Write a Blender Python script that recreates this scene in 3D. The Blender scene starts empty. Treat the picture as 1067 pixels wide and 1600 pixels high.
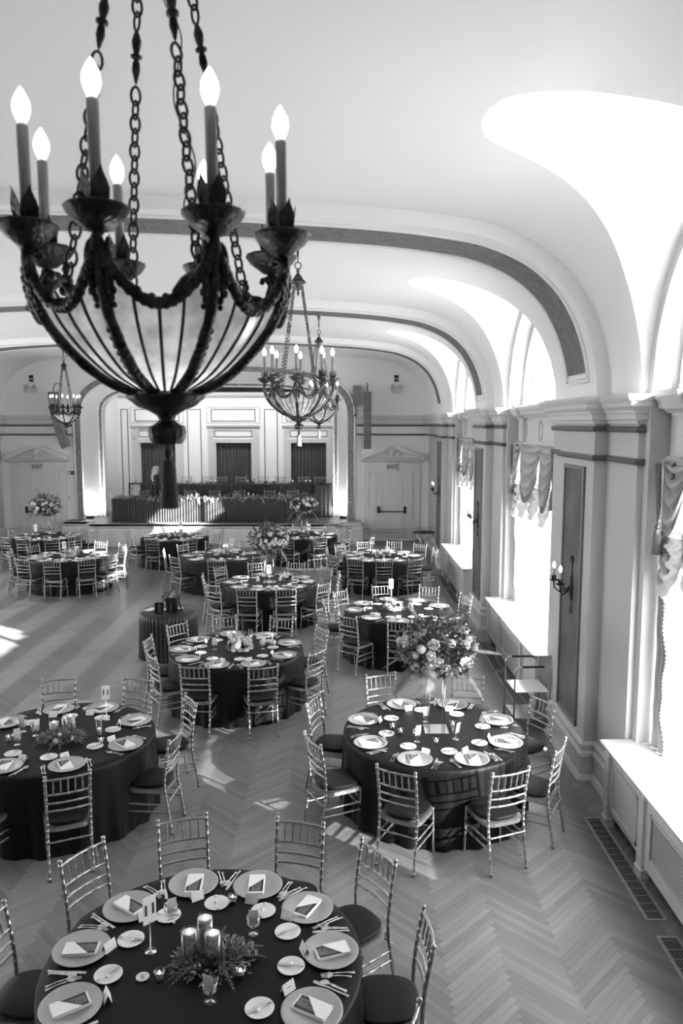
import bpy, math, random
from mathutils import Vector, Matrix
pi = math.pi
R = random.Random(7)
scn = bpy.context.scene
COL = scn.collection

# ------------------------------------------------------------------ camera
cam_d = bpy.data.cameras.new('camera')
cam = bpy.data.objects.new('camera', cam_d)
COL.objects.link(cam)
cam_d.sensor_fit = 'VERTICAL'
cam_d.sensor_height = 36.0
cam_d.lens = 1190.0 / 1600.0 * 36.0
cam_d.dof.use_dof = True; cam_d.dof.focus_distance = 9.0; cam_d.dof.aperture_fstop = 4.0
cam_d.clip_start = 0.05
cam_d.clip_end = 200
cam.location = (0, 0, 3.86)
cam.rotation_euler = (math.radians(90 - 6.615), 0, math.radians(0.17))
scn.camera = cam

# ------------------------------------------------------------------ light
SUN_DIR = Vector((-1.28, 1.0, -0.615))       # direction the sunlight travels
SUN_E = 36.0
SKY_E = 7.0
STAGE_E = 75.0
UP_E = 30.0
world = bpy.data.worlds.new('sky')
scn.world = world
world.use_nodes = True
bgn = world.node_tree.nodes['Background']
bgn.inputs[0].default_value = (0.95, 0.95, 0.95, 1)
bgn.inputs[1].default_value = SKY_E
sd = bpy.data.lights.new('sun', 'SUN')
sd.energy = SUN_E
sd.angle = math.radians(0.6)
so = bpy.data.objects.new('sun', sd)
so.rotation_euler = SUN_DIR.to_track_quat('-Z', 'Y').to_euler()
so.location = (12, -5, 12)
COL.objects.link(so)
vs = scn.view_settings
vs.view_transform = 'Standard'
vs.look = 'None'
vs.gamma = 1
vs.use_curve_mapping = False
vs.exposure = 1.0
cy = scn.cycles
cy.max_bounces = 10
cy.diffuse_bounces = 6
cy.glossy_bounces = 4
cy.transmission_bounces = 8
cy.transparent_max_bounces = 12
cy.sample_clamp_indirect = 6
cy.caustics_reflective = False
cy.caustics_refractive = False
cy.use_denoising = True

# ------------------------------------------------------------------ materials
def g(v): return (v, v, v, 1)
def newmat(name):
    m = bpy.data.materials.new(name); m.use_nodes = True
    nt = m.node_tree
    b = nt.nodes['Principled BSDF']
    return m, nt, b
def mat(name, col, rough=0.6, metal=0.0, noise=None, bump=None, coat=0, sheen=0, emit=None, alpha=None, trans=None, spec=None):
    m, nt, b = newmat(name)
    b.inputs['Base Color'].default_value = g(col)
    b.inputs['Roughness'].default_value = rough
    b.inputs['Metallic'].default_value = metal
    if coat: b.inputs['Coat Weight'].default_value = coat
    if sheen: b.inputs['Sheen Weight'].default_value = sheen
    if spec is not None: b.inputs['Specular IOR Level'].default_value = spec
    if emit is not None:
        b.inputs['Emission Color'].default_value = g(1)
        b.inputs['Emission Strength'].default_value = emit
    if trans is not None:
        b.inputs['Transmission Weight'].default_value = trans
    if noise or bump:
        tc = nt.nodes.new('ShaderNodeTexCoord')
        if noise:
            sc, lo, hi = noise
            n = nt.nodes.new('ShaderNodeTexNoise'); n.inputs['Scale'].default_value = sc; n.inputs['Detail'].default_value = 5
            r = nt.nodes.new('ShaderNodeValToRGB')
            r.color_ramp.elements[0].color = g(lo); r.color_ramp.elements[0].position = .3
            r.color_ramp.elements[1].color = g(hi); r.color_ramp.elements[1].position = .7
            nt.links.new(tc.outputs['Object'], n.inputs['Vector']); nt.links.new(n.outputs[0], r.inputs[0])
            nt.links.new(r.outputs[0], b.inputs['Base Color'])
        if bump:
            sc, st = bump
            n = nt.nodes.new('ShaderNodeTexNoise'); n.inputs['Scale'].default_value = sc; n.inputs['Detail'].default_value = 3
            bp = nt.nodes.new('ShaderNodeBump'); bp.inputs['Strength'].default_value = st; bp.inputs['Distance'].default_value = .01
            nt.links.new(tc.outputs['Object'], n.inputs['Vector']); nt.links.new(n.outputs[0], bp.inputs['Height'])
            nt.links.new(bp.outputs[0], b.inputs['Normal'])
    return m
class NB:
    """tiny math-node builder"""
    def __init__(s, nt): s.nt = nt
    def m(s, op, a, b=None, c=None):
        n = s.nt.nodes.new('ShaderNodeMath'); n.operation = op
        for i, v in enumerate((a, b, c)):
            if v is None: continue
            if isinstance(v, (int, float)): n.inputs[i].default_value = v
            else: s.nt.links.new(v, n.inputs[i])
        return n.outputs[0]
    def mix(s, f, a, b):   # floats
        return s.m('ADD', a, s.m('MULTIPLY', f, s.m('SUBTRACT', b, a)))
def herringbone():
    m, nt, b = newmat('oak_herringbone'); q = NB(nt)
    geo = nt.nodes.new('ShaderNodeNewGeometry')
    sp = nt.nodes.new('ShaderNodeSeparateXYZ'); nt.links.new(geo.outputs['Position'], sp.inputs[0])
    x, y = sp.outputs[0], sp.outputs[1]
    W = 0.0513; N = 12
    k = 0.70711 / W
    p = q.m('MULTIPLY', q.m('ADD', q.m('ADD', x, y), 60.26), k)
    r = q.m('MULTIPLY', q.m('ADD', q.m('SUBTRACT', y, x), 60.0), k)
    a = q.m('FLOOR', p); c = q.m('FLOOR', r)
    fp = q.m('SUBTRACT', p, a); fr = q.m('SUBTRACT', r, c)
    mm = q.m('MODULO', q.m('ADD', q.m('SUBTRACT', a, c), 2 * N * 200), 2 * N)
    mm = q.m('ROUND', mm)
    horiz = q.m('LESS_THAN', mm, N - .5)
    # ids
    idh1 = q.m('SUBTRACT', a, mm); idv2 = q.m('ADD', c, q.m('SUBTRACT', mm, N))
    id1 = q.mix(horiz, a, idh1); id2 = q.mix(horiz, idv2, c)
    id3 = q.m('MULTIPLY', horiz, 37.0)
    cb = nt.nodes.new('ShaderNodeCombineXYZ')
    nt.links.new(id1, cb.inputs[0]); nt.links.new(id2, cb.inputs[1]); nt.links.new(id3, cb.inputs[2])
    wn = nt.nodes.new('ShaderNodeTexWhiteNoise'); wn.noise_dimensions = '3D'; nt.links.new(cb.outputs[0], wn.inputs[0])
    rnd = wn.outputs[0]
    # gap lines
    def edge(f): return q.m('LESS_THAN', q.m('MINIMUM', f, q.m('SUBTRACT', 1.0, f)), 0.028)
    across = q.mix(horiz, fp, fr); gap = edge(across)
    lo = q.m('LESS_THAN', fp, .03); 
    endh = q.m('MULTIPLY', q.m('LESS_THAN', mm, .5), lo)
    endh2 = q.m('MULTIPLY', q.m('COMPARE', mm, N - 1.0, .3), q.m('GREATER_THAN', fp, .97))
    endv = q.m('MULTIPLY', q.m('COMPARE', mm, 1.0 * N, .3), q.m('GREATER_THAN', fr, .97))
    endv2 = q.m('MULTIPLY', q.m('COMPARE', mm, 2.0 * N - 1, .3), q.m('LESS_THAN', fr, .03))
    ends = q.mix(horiz, q.m('MAXIMUM', endv, endv2), q.m('MAXIMUM', endh, endh2))
    gap = q.m('MAXIMUM', gap, ends)
    # grain, stretched along the board
    al = q.mix(horiz, r, p); ac = q.mix(horiz, p, r)
    cb2 = nt.nodes.new('ShaderNodeCombineXYZ')
    nt.links.new(q.m('MULTIPLY', al, .35), cb2.inputs[0]); nt.links.new(q.m('MULTIPLY', ac, 6.0), cb2.inputs[1])
    nt.links.new(q.m('MULTIPLY', rnd, 50), cb2.inputs[2])
    gn = nt.nodes.new('ShaderNodeTexNoise'); gn.inputs['Scale'].default_value = 1.0; gn.inputs['Detail'].default_value = 4; gn.inputs['Roughness'].default_value = .65
    nt.links.new(cb2.outputs[0], gn.inputs['Vector'])
    big = nt.nodes.new('ShaderNodeTexNoise'); big.inputs['Scale'].default_value = .5; nt.links.new(geo.outputs['Position'], big.inputs['Vector'])
    v = q.m('ADD', q.m('ADD', 0.158, q.m('MULTIPLY', rnd, .065)), q.m('MULTIPLY', q.m('SUBTRACT', gn.outputs[0], .5), .10))
    v = q.m('ADD', v, q.m('MULTIPLY', q.m('SUBTRACT', big.outputs[0], .5), .06))
    v = q.m('MULTIPLY', v, q.m('ADD', .90, q.m('MULTIPLY', horiz, .22)))  # lighter in one board direction: grain sheen put into the colour
    v = q.m('MULTIPLY', v, q.m('SUBTRACT', 1.0, q.m('MULTIPLY', gap, .42)))
    cc = nt.nodes.new('ShaderNodeCombineColor')
    for i in range(3): nt.links.new(v, cc.inputs[i])
    nt.links.new(cc.outputs[0], b.inputs['Base Color'])
    rg = q.m('ADD', .22, q.m('ADD', q.m('MULTIPLY', gn.outputs[0], .16), q.m('MULTIPLY', rnd, .07)))
    nt.links.new(rg, b.inputs['Roughness'])
    b.inputs['Anisotropic'].default_value = .8
    b.inputs['Specular IOR Level'].default_value = .6
    tg = nt.nodes.new('ShaderNodeCombineXYZ')
    nt.links.new(q.mix(horiz, -.7071, .7071), tg.inputs[0]); tg.inputs[1].default_value = .7071
    nt.links.new(tg.outputs[0], b.inputs['Tangent'])
    bp = nt.nodes.new('ShaderNodeBump'); bp.inputs['Strength'].default_value = .25; bp.inputs['Distance'].default_value = .001
    hh = q.m('SUBTRACT', q.m('MULTIPLY', gn.outputs[0], .25), q.m('MULTIPLY', gap, .5))
    nt.links.new(hh, bp.inputs['Height']); nt.links.new(bp.outputs[0], b.inputs['Normal'])
    return m
def sheer_mat(name, transp, transl, col=.9):
    m = bpy.data.materials.new(name); m.use_nodes = True; nt = m.node_tree
    nt.nodes.remove(nt.nodes['Principled BSDF']); out = nt.nodes['Material Output']
    tr = nt.nodes.new('ShaderNodeBsdfTransparent'); tl = nt.nodes.new('ShaderNodeBsdfTranslucent'); df = nt.nodes.new('ShaderNodeBsdfDiffuse')
    tl.inputs[0].default_value = g(col); df.inputs[0].default_value = g(col)
    m1 = nt.nodes.new('ShaderNodeMixShader'); m1.inputs[0].default_value = transl
    nt.links.new(df.outputs[0], m1.inputs[1]); nt.links.new(tl.outputs[0], m1.inputs[2])
    m2 = nt.nodes.new('ShaderNodeMixShader'); m2.inputs[0].default_value = transp
    nt.links.new(m1.outputs[0], m2.inputs[1]); nt.links.new(tr.outputs[0], m2.inputs[2])
    nt.links.new(m2.outputs[0], out.inputs[0])
    return m
def glass_mat(name, transp=.7, rough=.03):
    m = bpy.data.materials.new(name); m.use_nodes = True; nt = m.node_tree
    nt.nodes.remove(nt.nodes['Principled BSDF']); out = nt.nodes['Material Output']
    tr = nt.nodes.new('ShaderNodeBsdfTransparent'); gl = nt.nodes.new('ShaderNodeBsdfGlossy'); gl.inputs['Roughness'].default_value = rough
    fr = nt.nodes.new('ShaderNodeLayerWeight'); fr.inputs[0].default_value = 1 - transp
    m2 = nt.nodes.new('ShaderNodeMixShader')
    nt.links.new(fr.outputs['Facing'], m2.inputs[0])
    nt.links.new(tr.outputs[0], m2.inputs[1]); nt.links.new(gl.outputs[0], m2.inputs[2])
    nt.links.new(m2.outputs[0], out.inputs[0])
    return m
def stripe_mat(name, base, ink, scale, thr, axis='Y', sub='Object', rough=.6):
    """printed rows on a card: thin lines broken like words"""
    m, nt, b = newmat(name); q = NB(nt)
    tc = nt.nodes.new('ShaderNodeTexCoord'); sp = nt.nodes.new('ShaderNodeSeparateXYZ'); nt.links.new(tc.outputs[sub], sp.inputs[0])
    ax = {'X': 0, 'Y': 1, 'Z': 2}
    v = sp.outputs[ax[axis]]; u = sp.outputs[1 if axis == 'X' else 0]
    row = q.m('FLOOR', q.m('MULTIPLY', v, scale)); fr = q.m('FRACT', q.m('MULTIPLY', v, scale))
    line = q.m('LESS_THAN', fr, .42)
    cb = nt.nodes.new('ShaderNodeCombineXYZ'); nt.links.new(row, cb.inputs[0]); nt.links.new(q.m('FLOOR', q.m('MULTIPLY', u, scale * .8)), cb.inputs[1])
    wn = nt.nodes.new('ShaderNodeTexWhiteNoise'); nt.links.new(cb.outputs[0], wn.inputs[0])
    on = q.m('MULTIPLY', line, q.m('GREATER_THAN', wn.outputs[0], thr))
    on = q.m('MULTIPLY', on, q.m('LESS_THAN', q.m('ABSOLUTE', u), .030))
    val = q.mix(on, base, ink)
    cc = nt.nodes.new('ShaderNodeCombineColor')
    for i in range(3): nt.links.new(val, cc.inputs[i])
    nt.links.new(cc.outputs[0], b.inputs['Base Color']); b.inputs['Roughness'].default_value = rough
    return m
def pattern_mat(name, lo, hi, scale, rough=.5, kind='VORONOI', bump=.5):
    m, nt, b = newmat(name)
    tc = nt.nodes.new('ShaderNodeTexCoord')
    if kind == 'VORONOI':
        n = nt.nodes.new('ShaderNodeTexVoronoi'); n.inputs['Scale'].default_value = scale
    else:
        n = nt.nodes.new('ShaderNodeTexNoise'); n.inputs['Scale'].default_value = scale; n.inputs['Distortion'].default_value = 1.2
    r = nt.nodes.new('ShaderNodeValToRGB')
    r.color_ramp.elements[0].color = g(lo); r.color_ramp.elements[0].position = .25
    r.color_ramp.elements[1].color = g(hi); r.color_ramp.elements[1].position = .6
    nt.links.new(tc.outputs['Object'], n.inputs['Vector']); nt.links.new(n.outputs[0], r.inputs[0]); nt.links.new(r.outputs[0], b.inputs['Base Color'])
    b.inputs['Roughness'].default_value = rough
    bp = nt.nodes.new('ShaderNodeBump'); bp.inputs['Strength'].default_value = bump; bp.inputs['Distance'].default_value = .01
    nt.links.new(n.outputs[0], bp.inputs['Height']); nt.links.new(bp.outputs[0], b.inputs['Normal'])
    return m
def amber_glass():
    m = bpy.data.materials.new('mica_glass'); m.use_nodes = True; nt = m.node_tree
    nt.nodes.remove(nt.nodes['Principled BSDF']); out = nt.nodes['Material Output']
    tc = nt.nodes.new('ShaderNodeTexCoord'); n = nt.nodes.new('ShaderNodeTexNoise'); n.inputs['Scale'].default_value = 14; n.inputs['Detail'].default_value = 4
    nt.links.new(tc.outputs['Object'], n.inputs['Vector'])
    r = nt.nodes.new('ShaderNodeValToRGB'); r.color_ramp.elements[0].color = g(.42); r.color_ramp.elements[1].color = g(.80)
    r.color_ramp.elements[0].position = .35; r.color_ramp.elements[1].position = .68
    nt.links.new(n.outputs[0], r.inputs[0])
    tl = nt.nodes.new('ShaderNodeBsdfTranslucent'); df = nt.nodes.new('ShaderNodeBsdfDiffuse'); gl = nt.nodes.new('ShaderNodeBsdfGlossy')
    gl.inputs['Roughness'].default_value = .22
    nt.links.new(r.outputs[0], tl.inputs[0]); nt.links.new(r.outputs[0], df.inputs[0])
    m1 = nt.nodes.new('ShaderNodeMixShader'); m1.inputs[0].default_value = .6
    nt.links.new(df.outputs[0], m1.inputs[1]); nt.links.new(tl.outputs[0], m1.inputs[2])
    m2 = nt.nodes.new('ShaderNodeMixShader'); m2.inputs[0].default_value = .10
    nt.links.new(m1.outputs[0], m2.inputs[1]); nt.links.new(gl.outputs[0], m2.inputs[2])
    nt.links.new(m2.outputs[0], out.inputs[0])
    return m

M = dict(
    plaster=mat('white_plaster', .82, .75, bump=(3, .05)),
    wall=mat('painted_wall', .48, .6, bump=(4, .04)),
    trim=mat('painted_trim', .58, .42),
    cornice=mat('painted_cornice', .60, .45),
    darkband=mat('dark_moulding_paint', .10, .5),
    ribband=pattern_mat('stencilled_band', .09, .17, 9, .7, 'NOISE', .1),
    scroll=pattern_mat('gilded_scroll_border', .04, .34, 26, .5),
    panelwood=mat('brocade_panel', .10, .45, noise=(2.2, .07, .15)),
    panelframe=mat('panel_frame_paint', .16, .4),
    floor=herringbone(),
    bronze=mat('aged_bronze', .03, .42, .7, noise=(22, .010, .055), bump=(70, .6)),
    bronze_lt=mat('pale_bronze', .12, .4, .75, noise=(25, .03, .20), bump=(50, .5)),  # lighter bronze, used on the two middle chandeliers
    candle=mat('candle_sleeve', .26, .5),
    bulb=mat('lit_bulb', .9, .2, emit=3),
    glow=mat('inner_lamp', .9, .3, emit=24),
    mica=amber_glass(),
    tassel=mat('dark_tassel_silk', .045, .8, sheen=.3, bump=(150, .4)),
    tassel_lt=mat('pale_tassel_silk', .10, .8, sheen=.3, bump=(150, .4)),
    silver=mat('silver_chair_paint', .36, .30, .75),
    cushion=mat('black_cushion_vinyl', .007, .5, bump=(200, .06), spec=.25),
    cloth=mat('black_satin_cloth', .007, .5, spec=.18),
    skirt=mat('black_polyester_skirt', .022, .42, spec=.4),
    charger=mat('silver_charger', .44, .35, .55),
    china=mat('white_china', .80, .12, coat=.3),
    cutlery=mat('polished_steel', .72, .16, 1.0),
    linen=mat('white_linen', .86, .8),
    card=mat('white_card', .84, .7),
    menu=stripe_mat('printed_menu', .028, .34, 190, .25),
    signcard=stripe_mat('printed_sign', .55, .12, 60, .8),
    glass=glass_mat('clear_glass', .86),
    crystal=glass_mat('cut_crystal', .62, .12),
    water=mat('floating_petals', .4, .2, noise=(38, .15, .95)),
    wax=mat('candle_wax', .88, .5),
    flame=mat('candle_flame', 1, .5, emit=4),
    petal=mat('white_petal', .62, .6, bump=(40, .3)),
    petal2=mat('blush_petal', .40, .6, bump=(40, .3)),
    leaf=mat('dark_leaf', .075, .45, noise=(9, .04, .14)),
    paleleaf=mat('pale_leaf', .55, .6),  # lighter leaf colour for the front garland
    leaf2=mat('silvery_leaf', .20, .5, noise=(9, .10, .3)),
    marble=mat('marble_top', .60, .25, noise=(3.5, .50, .66)),
    radpaint=mat('radiator_paint', .64, .42),
    black=mat('black_void', .006, .8),
    blackmetal=mat('black_metal', .02, .4, .3),
    chrome=mat('chrome_tube', .55, .22, 1.0),
    ventmetal=mat('vent_metal', .42, .4, .4),
    swag=mat('damask_swag', .33, .6, sheen=.35, noise=(7, .28, .40)),
    swagpale=sheer_mat('pale_lining', .0, .06, .45),
    fringe=mat('bullion_fringe', .20, .8, bump=(160, .6)),
    sheer=sheer_mat('sheer_voile', .18, .70, .85), sheer2=sheer_mat('thin_voile', .72, .8, .9),  # sheer2: unseen left windows, thinned to let extra fill light in
    stagewall=mat('stage_wall_lightened', .84, .6), stagetrim=mat('stage_trim_toned', .70, .45),  # hall wall and trim colours lightened in place of light at the stage end
    frame=mat('white_sash', .74, .45),
    curtain=mat('stage_curtain', .07, .75, sheen=.2),
    stagefloor=mat('stage_boards', .16, .4, noise=(3, .11, .2)),
    speaker=mat('speaker_cabinet', .20, .6),
    stone=mat('carved_plaster', .7, .6, bump=(25, .4)),
    exitface=mat('exit_face', .62, .5),
    exitink=mat('exit_letters', .05, .5),
    photo=mat('portrait_print', .35, .3, noise=(9, .12, .65)),
    skin=mat('skin', .48, .5),
    hair=mat('blond_hair', .55, .5, bump=(70, .8)),
    dress=mat('black_dress', .015, .7),
    doorpaint=mat('door_paint', .62, .4),
    lampglass=mat('emergency_lens', .5, .2),
    riser=mat('riser_paint', .05, .6),
)

# ------------------------------------------------------------------ geometry helpers
class MB:
    def __init__(s): s.v = []; s.f = []; s.sm = []
    def add(s, vs, fs, smooth=False, mtx=None):
        o = len(s.v)
        if mtx is not None: vs = [tuple(mtx @ Vector(p)) for p in vs]
        s.v += [tuple(p) for p in vs]; s.f += [tuple(i + o for i in f) for f in fs]; s.sm += [smooth] * len(fs)
        return s
    def box(s, x0, x1, y0, y1, z0, z1, mtx=None):
        vs = [(x, y, z) for z in (z0, z1) for y in (y0, y1) for x in (x0, x1)]
        return s.add(vs, [(0, 2, 3, 1), (4, 5, 7, 6), (0, 1, 5, 4), (2, 6, 7, 3), (0, 4, 6, 2), (1, 3, 7, 5)], False, mtx)
    def bevbox(s, x0, x1, y0, y1, z0, z1, b=.004, mtx=None):
        # box with chamfered vertical and top edges
        pr = [(x0 + b, y0), (x1 - b, y0), (x1, y0 + b), (x1, y1 - b), (x1 - b, y1), (x0 + b, y1), (x0, y1 - b), (x0, y0 + b)]
        cx, cyy = (x0 + x1) / 2, (y0 + y1) / 2
        def sh(p): return (p[0] - b * (1 if p[0] > cx else -1), p[1] - b * (1 if p[1] > cyy else -1))
        vs = [(p[0], p[1], z0) for p in pr] + [(p[0], p[1], z1 - b) for p in pr] + [(sh(p)[0], sh(p)[1], z1) for p in pr]
        fs = [tuple(range(7, -1, -1)), tuple(range(16, 24))]
        for k in (0, 8):
            for i in range(8): j = (i + 1) % 8; fs.append((k + i, k + j, k + j + 8, k + i + 8))
        return s.add(vs, fs, False, mtx)
    def grid(s, fn, nu, nv, smooth=True, closeu=False, mtx=None):
        vs = [fn(i / nu, j / nv) for j in range(nv + 1) for i in range(nu + (0 if closeu else 1))]
        w = nu if closeu else nu + 1
        fs = []
        for j in range(nv):
            for i in range(nu):
                a = j * w + i; b = j * w + (i + 1) % w
                fs.append((a, b, b + w, a + w))
        return s.add(vs, fs, smooth, mtx)
    def lathe(s, prof, n=16, c=(0, 0, 0), rad=None, smooth=True, mtx=None, cap=True):
        vs = []; fs = []
        for k, (r, z) in enumerate(prof):
            for i in range(n):
                a = 2 * pi * i / n
                rr = r if rad is None else rad(r, z, a, k)
                vs.append((c[0] + rr * math.cos(a), c[1] + rr * math.sin(a), c[2] + z))
        for k in range(len(prof) - 1):
            for i in range(n):
                j = (i + 1) % n
                fs.append((k * n + i, k * n + j, (k + 1) * n + j, (k + 1) * n + i))
        if cap:
            if prof[0][0] > 1e-5: fs.append(tuple(range(n - 1, -1, -1)))
            if prof[-1][0] > 1e-5: fs.append(tuple((len(prof) - 1) * n + i for i in range(n)))
        return s.add(vs, fs, smooth, mtx)
    def tube(s, pts, r, n=8, closed=False, mtx=None, flat=1.0):
        pts = [Vector(p) for p in pts]; m = len(pts)
        rr = r if isinstance(r, (list, tuple)) else [r] * m
        vs = []; prev = None
        for k in range(m):
            if closed: t = pts[(k + 1) % m] - pts[k - 1]
            else: t = pts[min(k + 1, m - 1)] - pts[max(k - 1, 0)]
            if t.length < 1e-9: t = Vector((0, 0, 1))
            t.normalize()
            if prev is None:
                up = Vector((0, 0, 1)) if abs(t.z) < .9 else Vector((1, 0, 0))
                u = t.cross(up).normalized()
            else:
                u = prev - t * prev.dot(t)
                u = u.normalized() if u.length > 1e-6 else t.orthogonal().normalized()
            prev = u; w = t.cross(u)
            for i in range(n):
                a = 2 * pi * i / n
                vs.append(pts[k] + (u * math.cos(a) + w * math.sin(a) * flat) * rr[k])
        fs = []
        for k in range(m if closed else m - 1):
            k2 = (k + 1) % m
            for i in range(n):
                j = (i + 1) % n
                fs.append((k * n + i, k * n + j, k2 * n + j, k2 * n + i))
        if not closed:
            fs.append(tuple(range(n - 1, -1, -1))); fs.append(tuple((m - 1) * n + i for i in range(n)))
        return s.add(vs, fs, True, mtx)
    def bamboo(s, a, b, r=.011, step=.11, n=7, curve=None):
        a = Vector(a); b = Vector(b); L = (b - a).length; k = max(1, round(L / step))
        pts = []; rs = []
        def P(t):
            p = a.lerp(b, t)
            if curve is not None: p = p + Vector(curve) * (4 * t * (1 - t))
            return p
        for i in range(k):
            t0 = i / k; t1 = (i + 1) / k; d = .010 / max(L, .02)
            pts += [P(t0 + d), P((t0 + t1) / 2)]; rs += [r, r * .92]
            pts += [P(t1 - d)]; rs += [r]
            if i < k - 1: pts += [P(t1)]; rs += [r * 1.38]
        pts = [P(0)] + pts + [P(1)]; rs = [r] + rs + [r]
        return s.tube(pts, rs, n)
    def sweep(s, prof, path, closed=False, flip=1, mtx=None, smooth=False):
        """prof: (out, z) pairs; path: (x, y) pairs; out is to the left of travel times flip"""
        n = len(path); vs = []
        for k in range(n):
            p = Vector(path[k])
            if closed: d0 = (p - Vector(path[k - 1])).normalized(); d1 = (Vector(path[(k + 1) % n]) - p).normalized()
            else:
                d0 = (p - Vector(path[k - 1])).normalized() if k > 0 else None
                d1 = (Vector(path[k + 1]) - p).normalized() if k < n - 1 else None
                if d0 is None: d0 = d1
                if d1 is None: d1 = d0
            n0 = Vector((-d0.y, d0.x)); n1 = Vector((-d1.y, d1.x)); nn = (n0 + n1)
            if nn.length < 1e-6: nn = n0
            nn.normalize(); kk = 1 / max(.3, nn.dot(n0))
            for (o, z) in prof: vs.append((p.x + nn.x * o * kk * flip, p.y + nn.y * o * kk * flip, z))
        w = len(prof); fs = []
        for k in range(n if closed else n - 1):
            k2 = (k + 1) % n
            for i in range(w - 1): fs.append((k * w + i, k * w + i + 1, k2 * w + i + 1, k2 * w + i))
        if not closed: fs += [tuple(range(w)), tuple((n - 1) * w + i for i in range(w - 1, -1, -1))]
        return s.add(vs, fs, smooth, mtx)
    def prism(s, poly, plane, d0, d1, mtx=None, smooth=False):
        """extrude a 2D polygon; plane 'xz' extrudes along y, 'yz' along x, 'xy' along z"""
        def P(a, b, d):
            return (a, d, b) if plane == 'xz' else ((d, a, b) if plane == 'yz' else (a, b, d))
        n = len(poly)
        vs = [P(a, b, d0) for a, b in poly] + [P(a, b, d1) for a, b in poly]
        fs = [tuple(range(n - 1, -1, -1)), tuple(range(n, 2 * n))] + [(i, (i + 1) % n, (i + 1) % n + n, i + n) for i in range(n)]
        return s.add(vs, fs, smooth, mtx)
    def ball(s, c, r, n=10, m=7, sq=(1, 1, 1), bumpy=0, seed=0, mtx=None):
        q = random.Random(seed)
        vs = [(c[0], c[1], c[2] + r * sq[2])]
        for k in range(1, m):
            ph = pi * k / m
            for i in range(n):
                a = 2 * pi * (i + .5 * (k % 2)) / n; rr = r * (1 + bumpy * q.uniform(-1, 1))
                vs.append((c[0] + rr * sq[0] * math.sin(ph) * math.cos(a), c[1] + rr * sq[1] * math.sin(ph) * math.sin(a), c[2] + rr * sq[2] * math.cos(ph)))
        vs.append((c[0], c[1], c[2] - r * sq[2])); last = len(vs) - 1; fs = []
        for i in range(n): fs.append((0, 1 + i, 1 + (i + 1) % n))
        for k in range(m - 2):
            for i in range(n):
                a = 1 + k * n + i; b = 1 + k * n + (i + 1) % n
                fs.append((a, a + n, b + n, b))
        for i in range(n): fs.append((last, 1 + (m - 2) * n + (i + 1) % n, 1 + (m - 2) * n + i))
        return s.add(vs, fs, True, mtx)
    def mesh(s, name, m):
        me = bpy.data.meshes.new(name)
        me.from_pydata(s.v, [], s.f)
        me.polygons.foreach_set('use_smooth', s.sm)
        me.materials.append(m); me.update()
        return me
    def build(s, name, m, parent=None, loc=(0, 0, 0)):
        o = bpy.data.objects.new(name, s.mesh(name, m)); COL.objects.link(o)
        o.location = loc
        if parent is not None: o.parent = parent
        return o
def tag(o, label, cat, group=None, kind=None):
    o['label'] = label; o['category'] = cat
    if group: o['group'] = group
    if kind: o['kind'] = kind
    return o
def struct(o): o['kind'] = 'structure'; return o
def thing(name, label, cat, loc=(0, 0, 0), rz=0, group=None):
    o = bpy.data.objects.new(name, None); COL.objects.link(o)
    o.empty_display_size = .1
    o.location = loc; o.rotation_euler = (0, 0, rz)
    return tag(o, label, cat, group)
KIDS = {}
def link_kid(ch, par):
    ch.parent = par
def dup(root, loc, rz=0, label=None, group=None, tilt=(0, 0), scale=None):
    def cp(o, par):
        c = o.copy(); COL.objects.link(c)
        if par is not None: c.parent = par
        for k in CH.get(o.name, ()): cp(k, c)
        return c
    r = cp(root, None)
    r.location = loc; r.rotation_euler = (tilt[0], tilt[1], rz)
    if scale: r.scale = (scale,) * 3
    if label: r['label'] = label
    if group: r['group'] = group
    return r
CH = {}
def index(root):
    """remember a prototype's children so that dup() can copy them"""
    for o in list(bpy.data.objects):
        if o.parent is not None: CH.setdefault(o.parent.name, [])
    for k in list(CH): CH[k] = [o for o in bpy.data.objects if o.parent is not None and o.parent.name == k]
def text_obj(name, body, size, m, parent, loc, extrude=.001):
    td = bpy.data.curves.new(name, 'FONT'); td.body = body; td.size = size; td.align_x = 'CENTER'; td.align_y = 'CENTER'; td.extrude = extrude; td.offset = size * .02
    tmp = bpy.data.objects.new(name, td); COL.objects.link(tmp)
    me = bpy.data.meshes.new_from_object(tmp.evaluated_get(bpy.context.evaluated_depsgraph_get()))
    bpy.data.objects.remove(tmp); bpy.data.curves.remove(td)
    me.materials.clear(); me.materials.append(m)
    o = bpy.data.objects.new(name, me); COL.objects.link(o); o.parent = parent; o.location = loc; o.rotation_euler = (pi / 2, 0, 0)
    return o
class Kind:
    """the first place() moves the prototype itself, later ones copy it"""
    def __init__(s, root): s.root = root; s.used = False; index(root)
    def place(s, loc, rz=0, label=None, group=None, tilt=(0, 0), scale=None):
        if not s.used:
            s.used = True; r = s.root; r.location = loc; r.rotation_euler = (tilt[0], tilt[1], rz)
            if scale: r.scale = (scale,) * 3
            if label: r['label'] = label
            if group: r['group'] = group
            return r
        return dup(s.root, loc, rz, label, group, tilt, scale)

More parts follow.
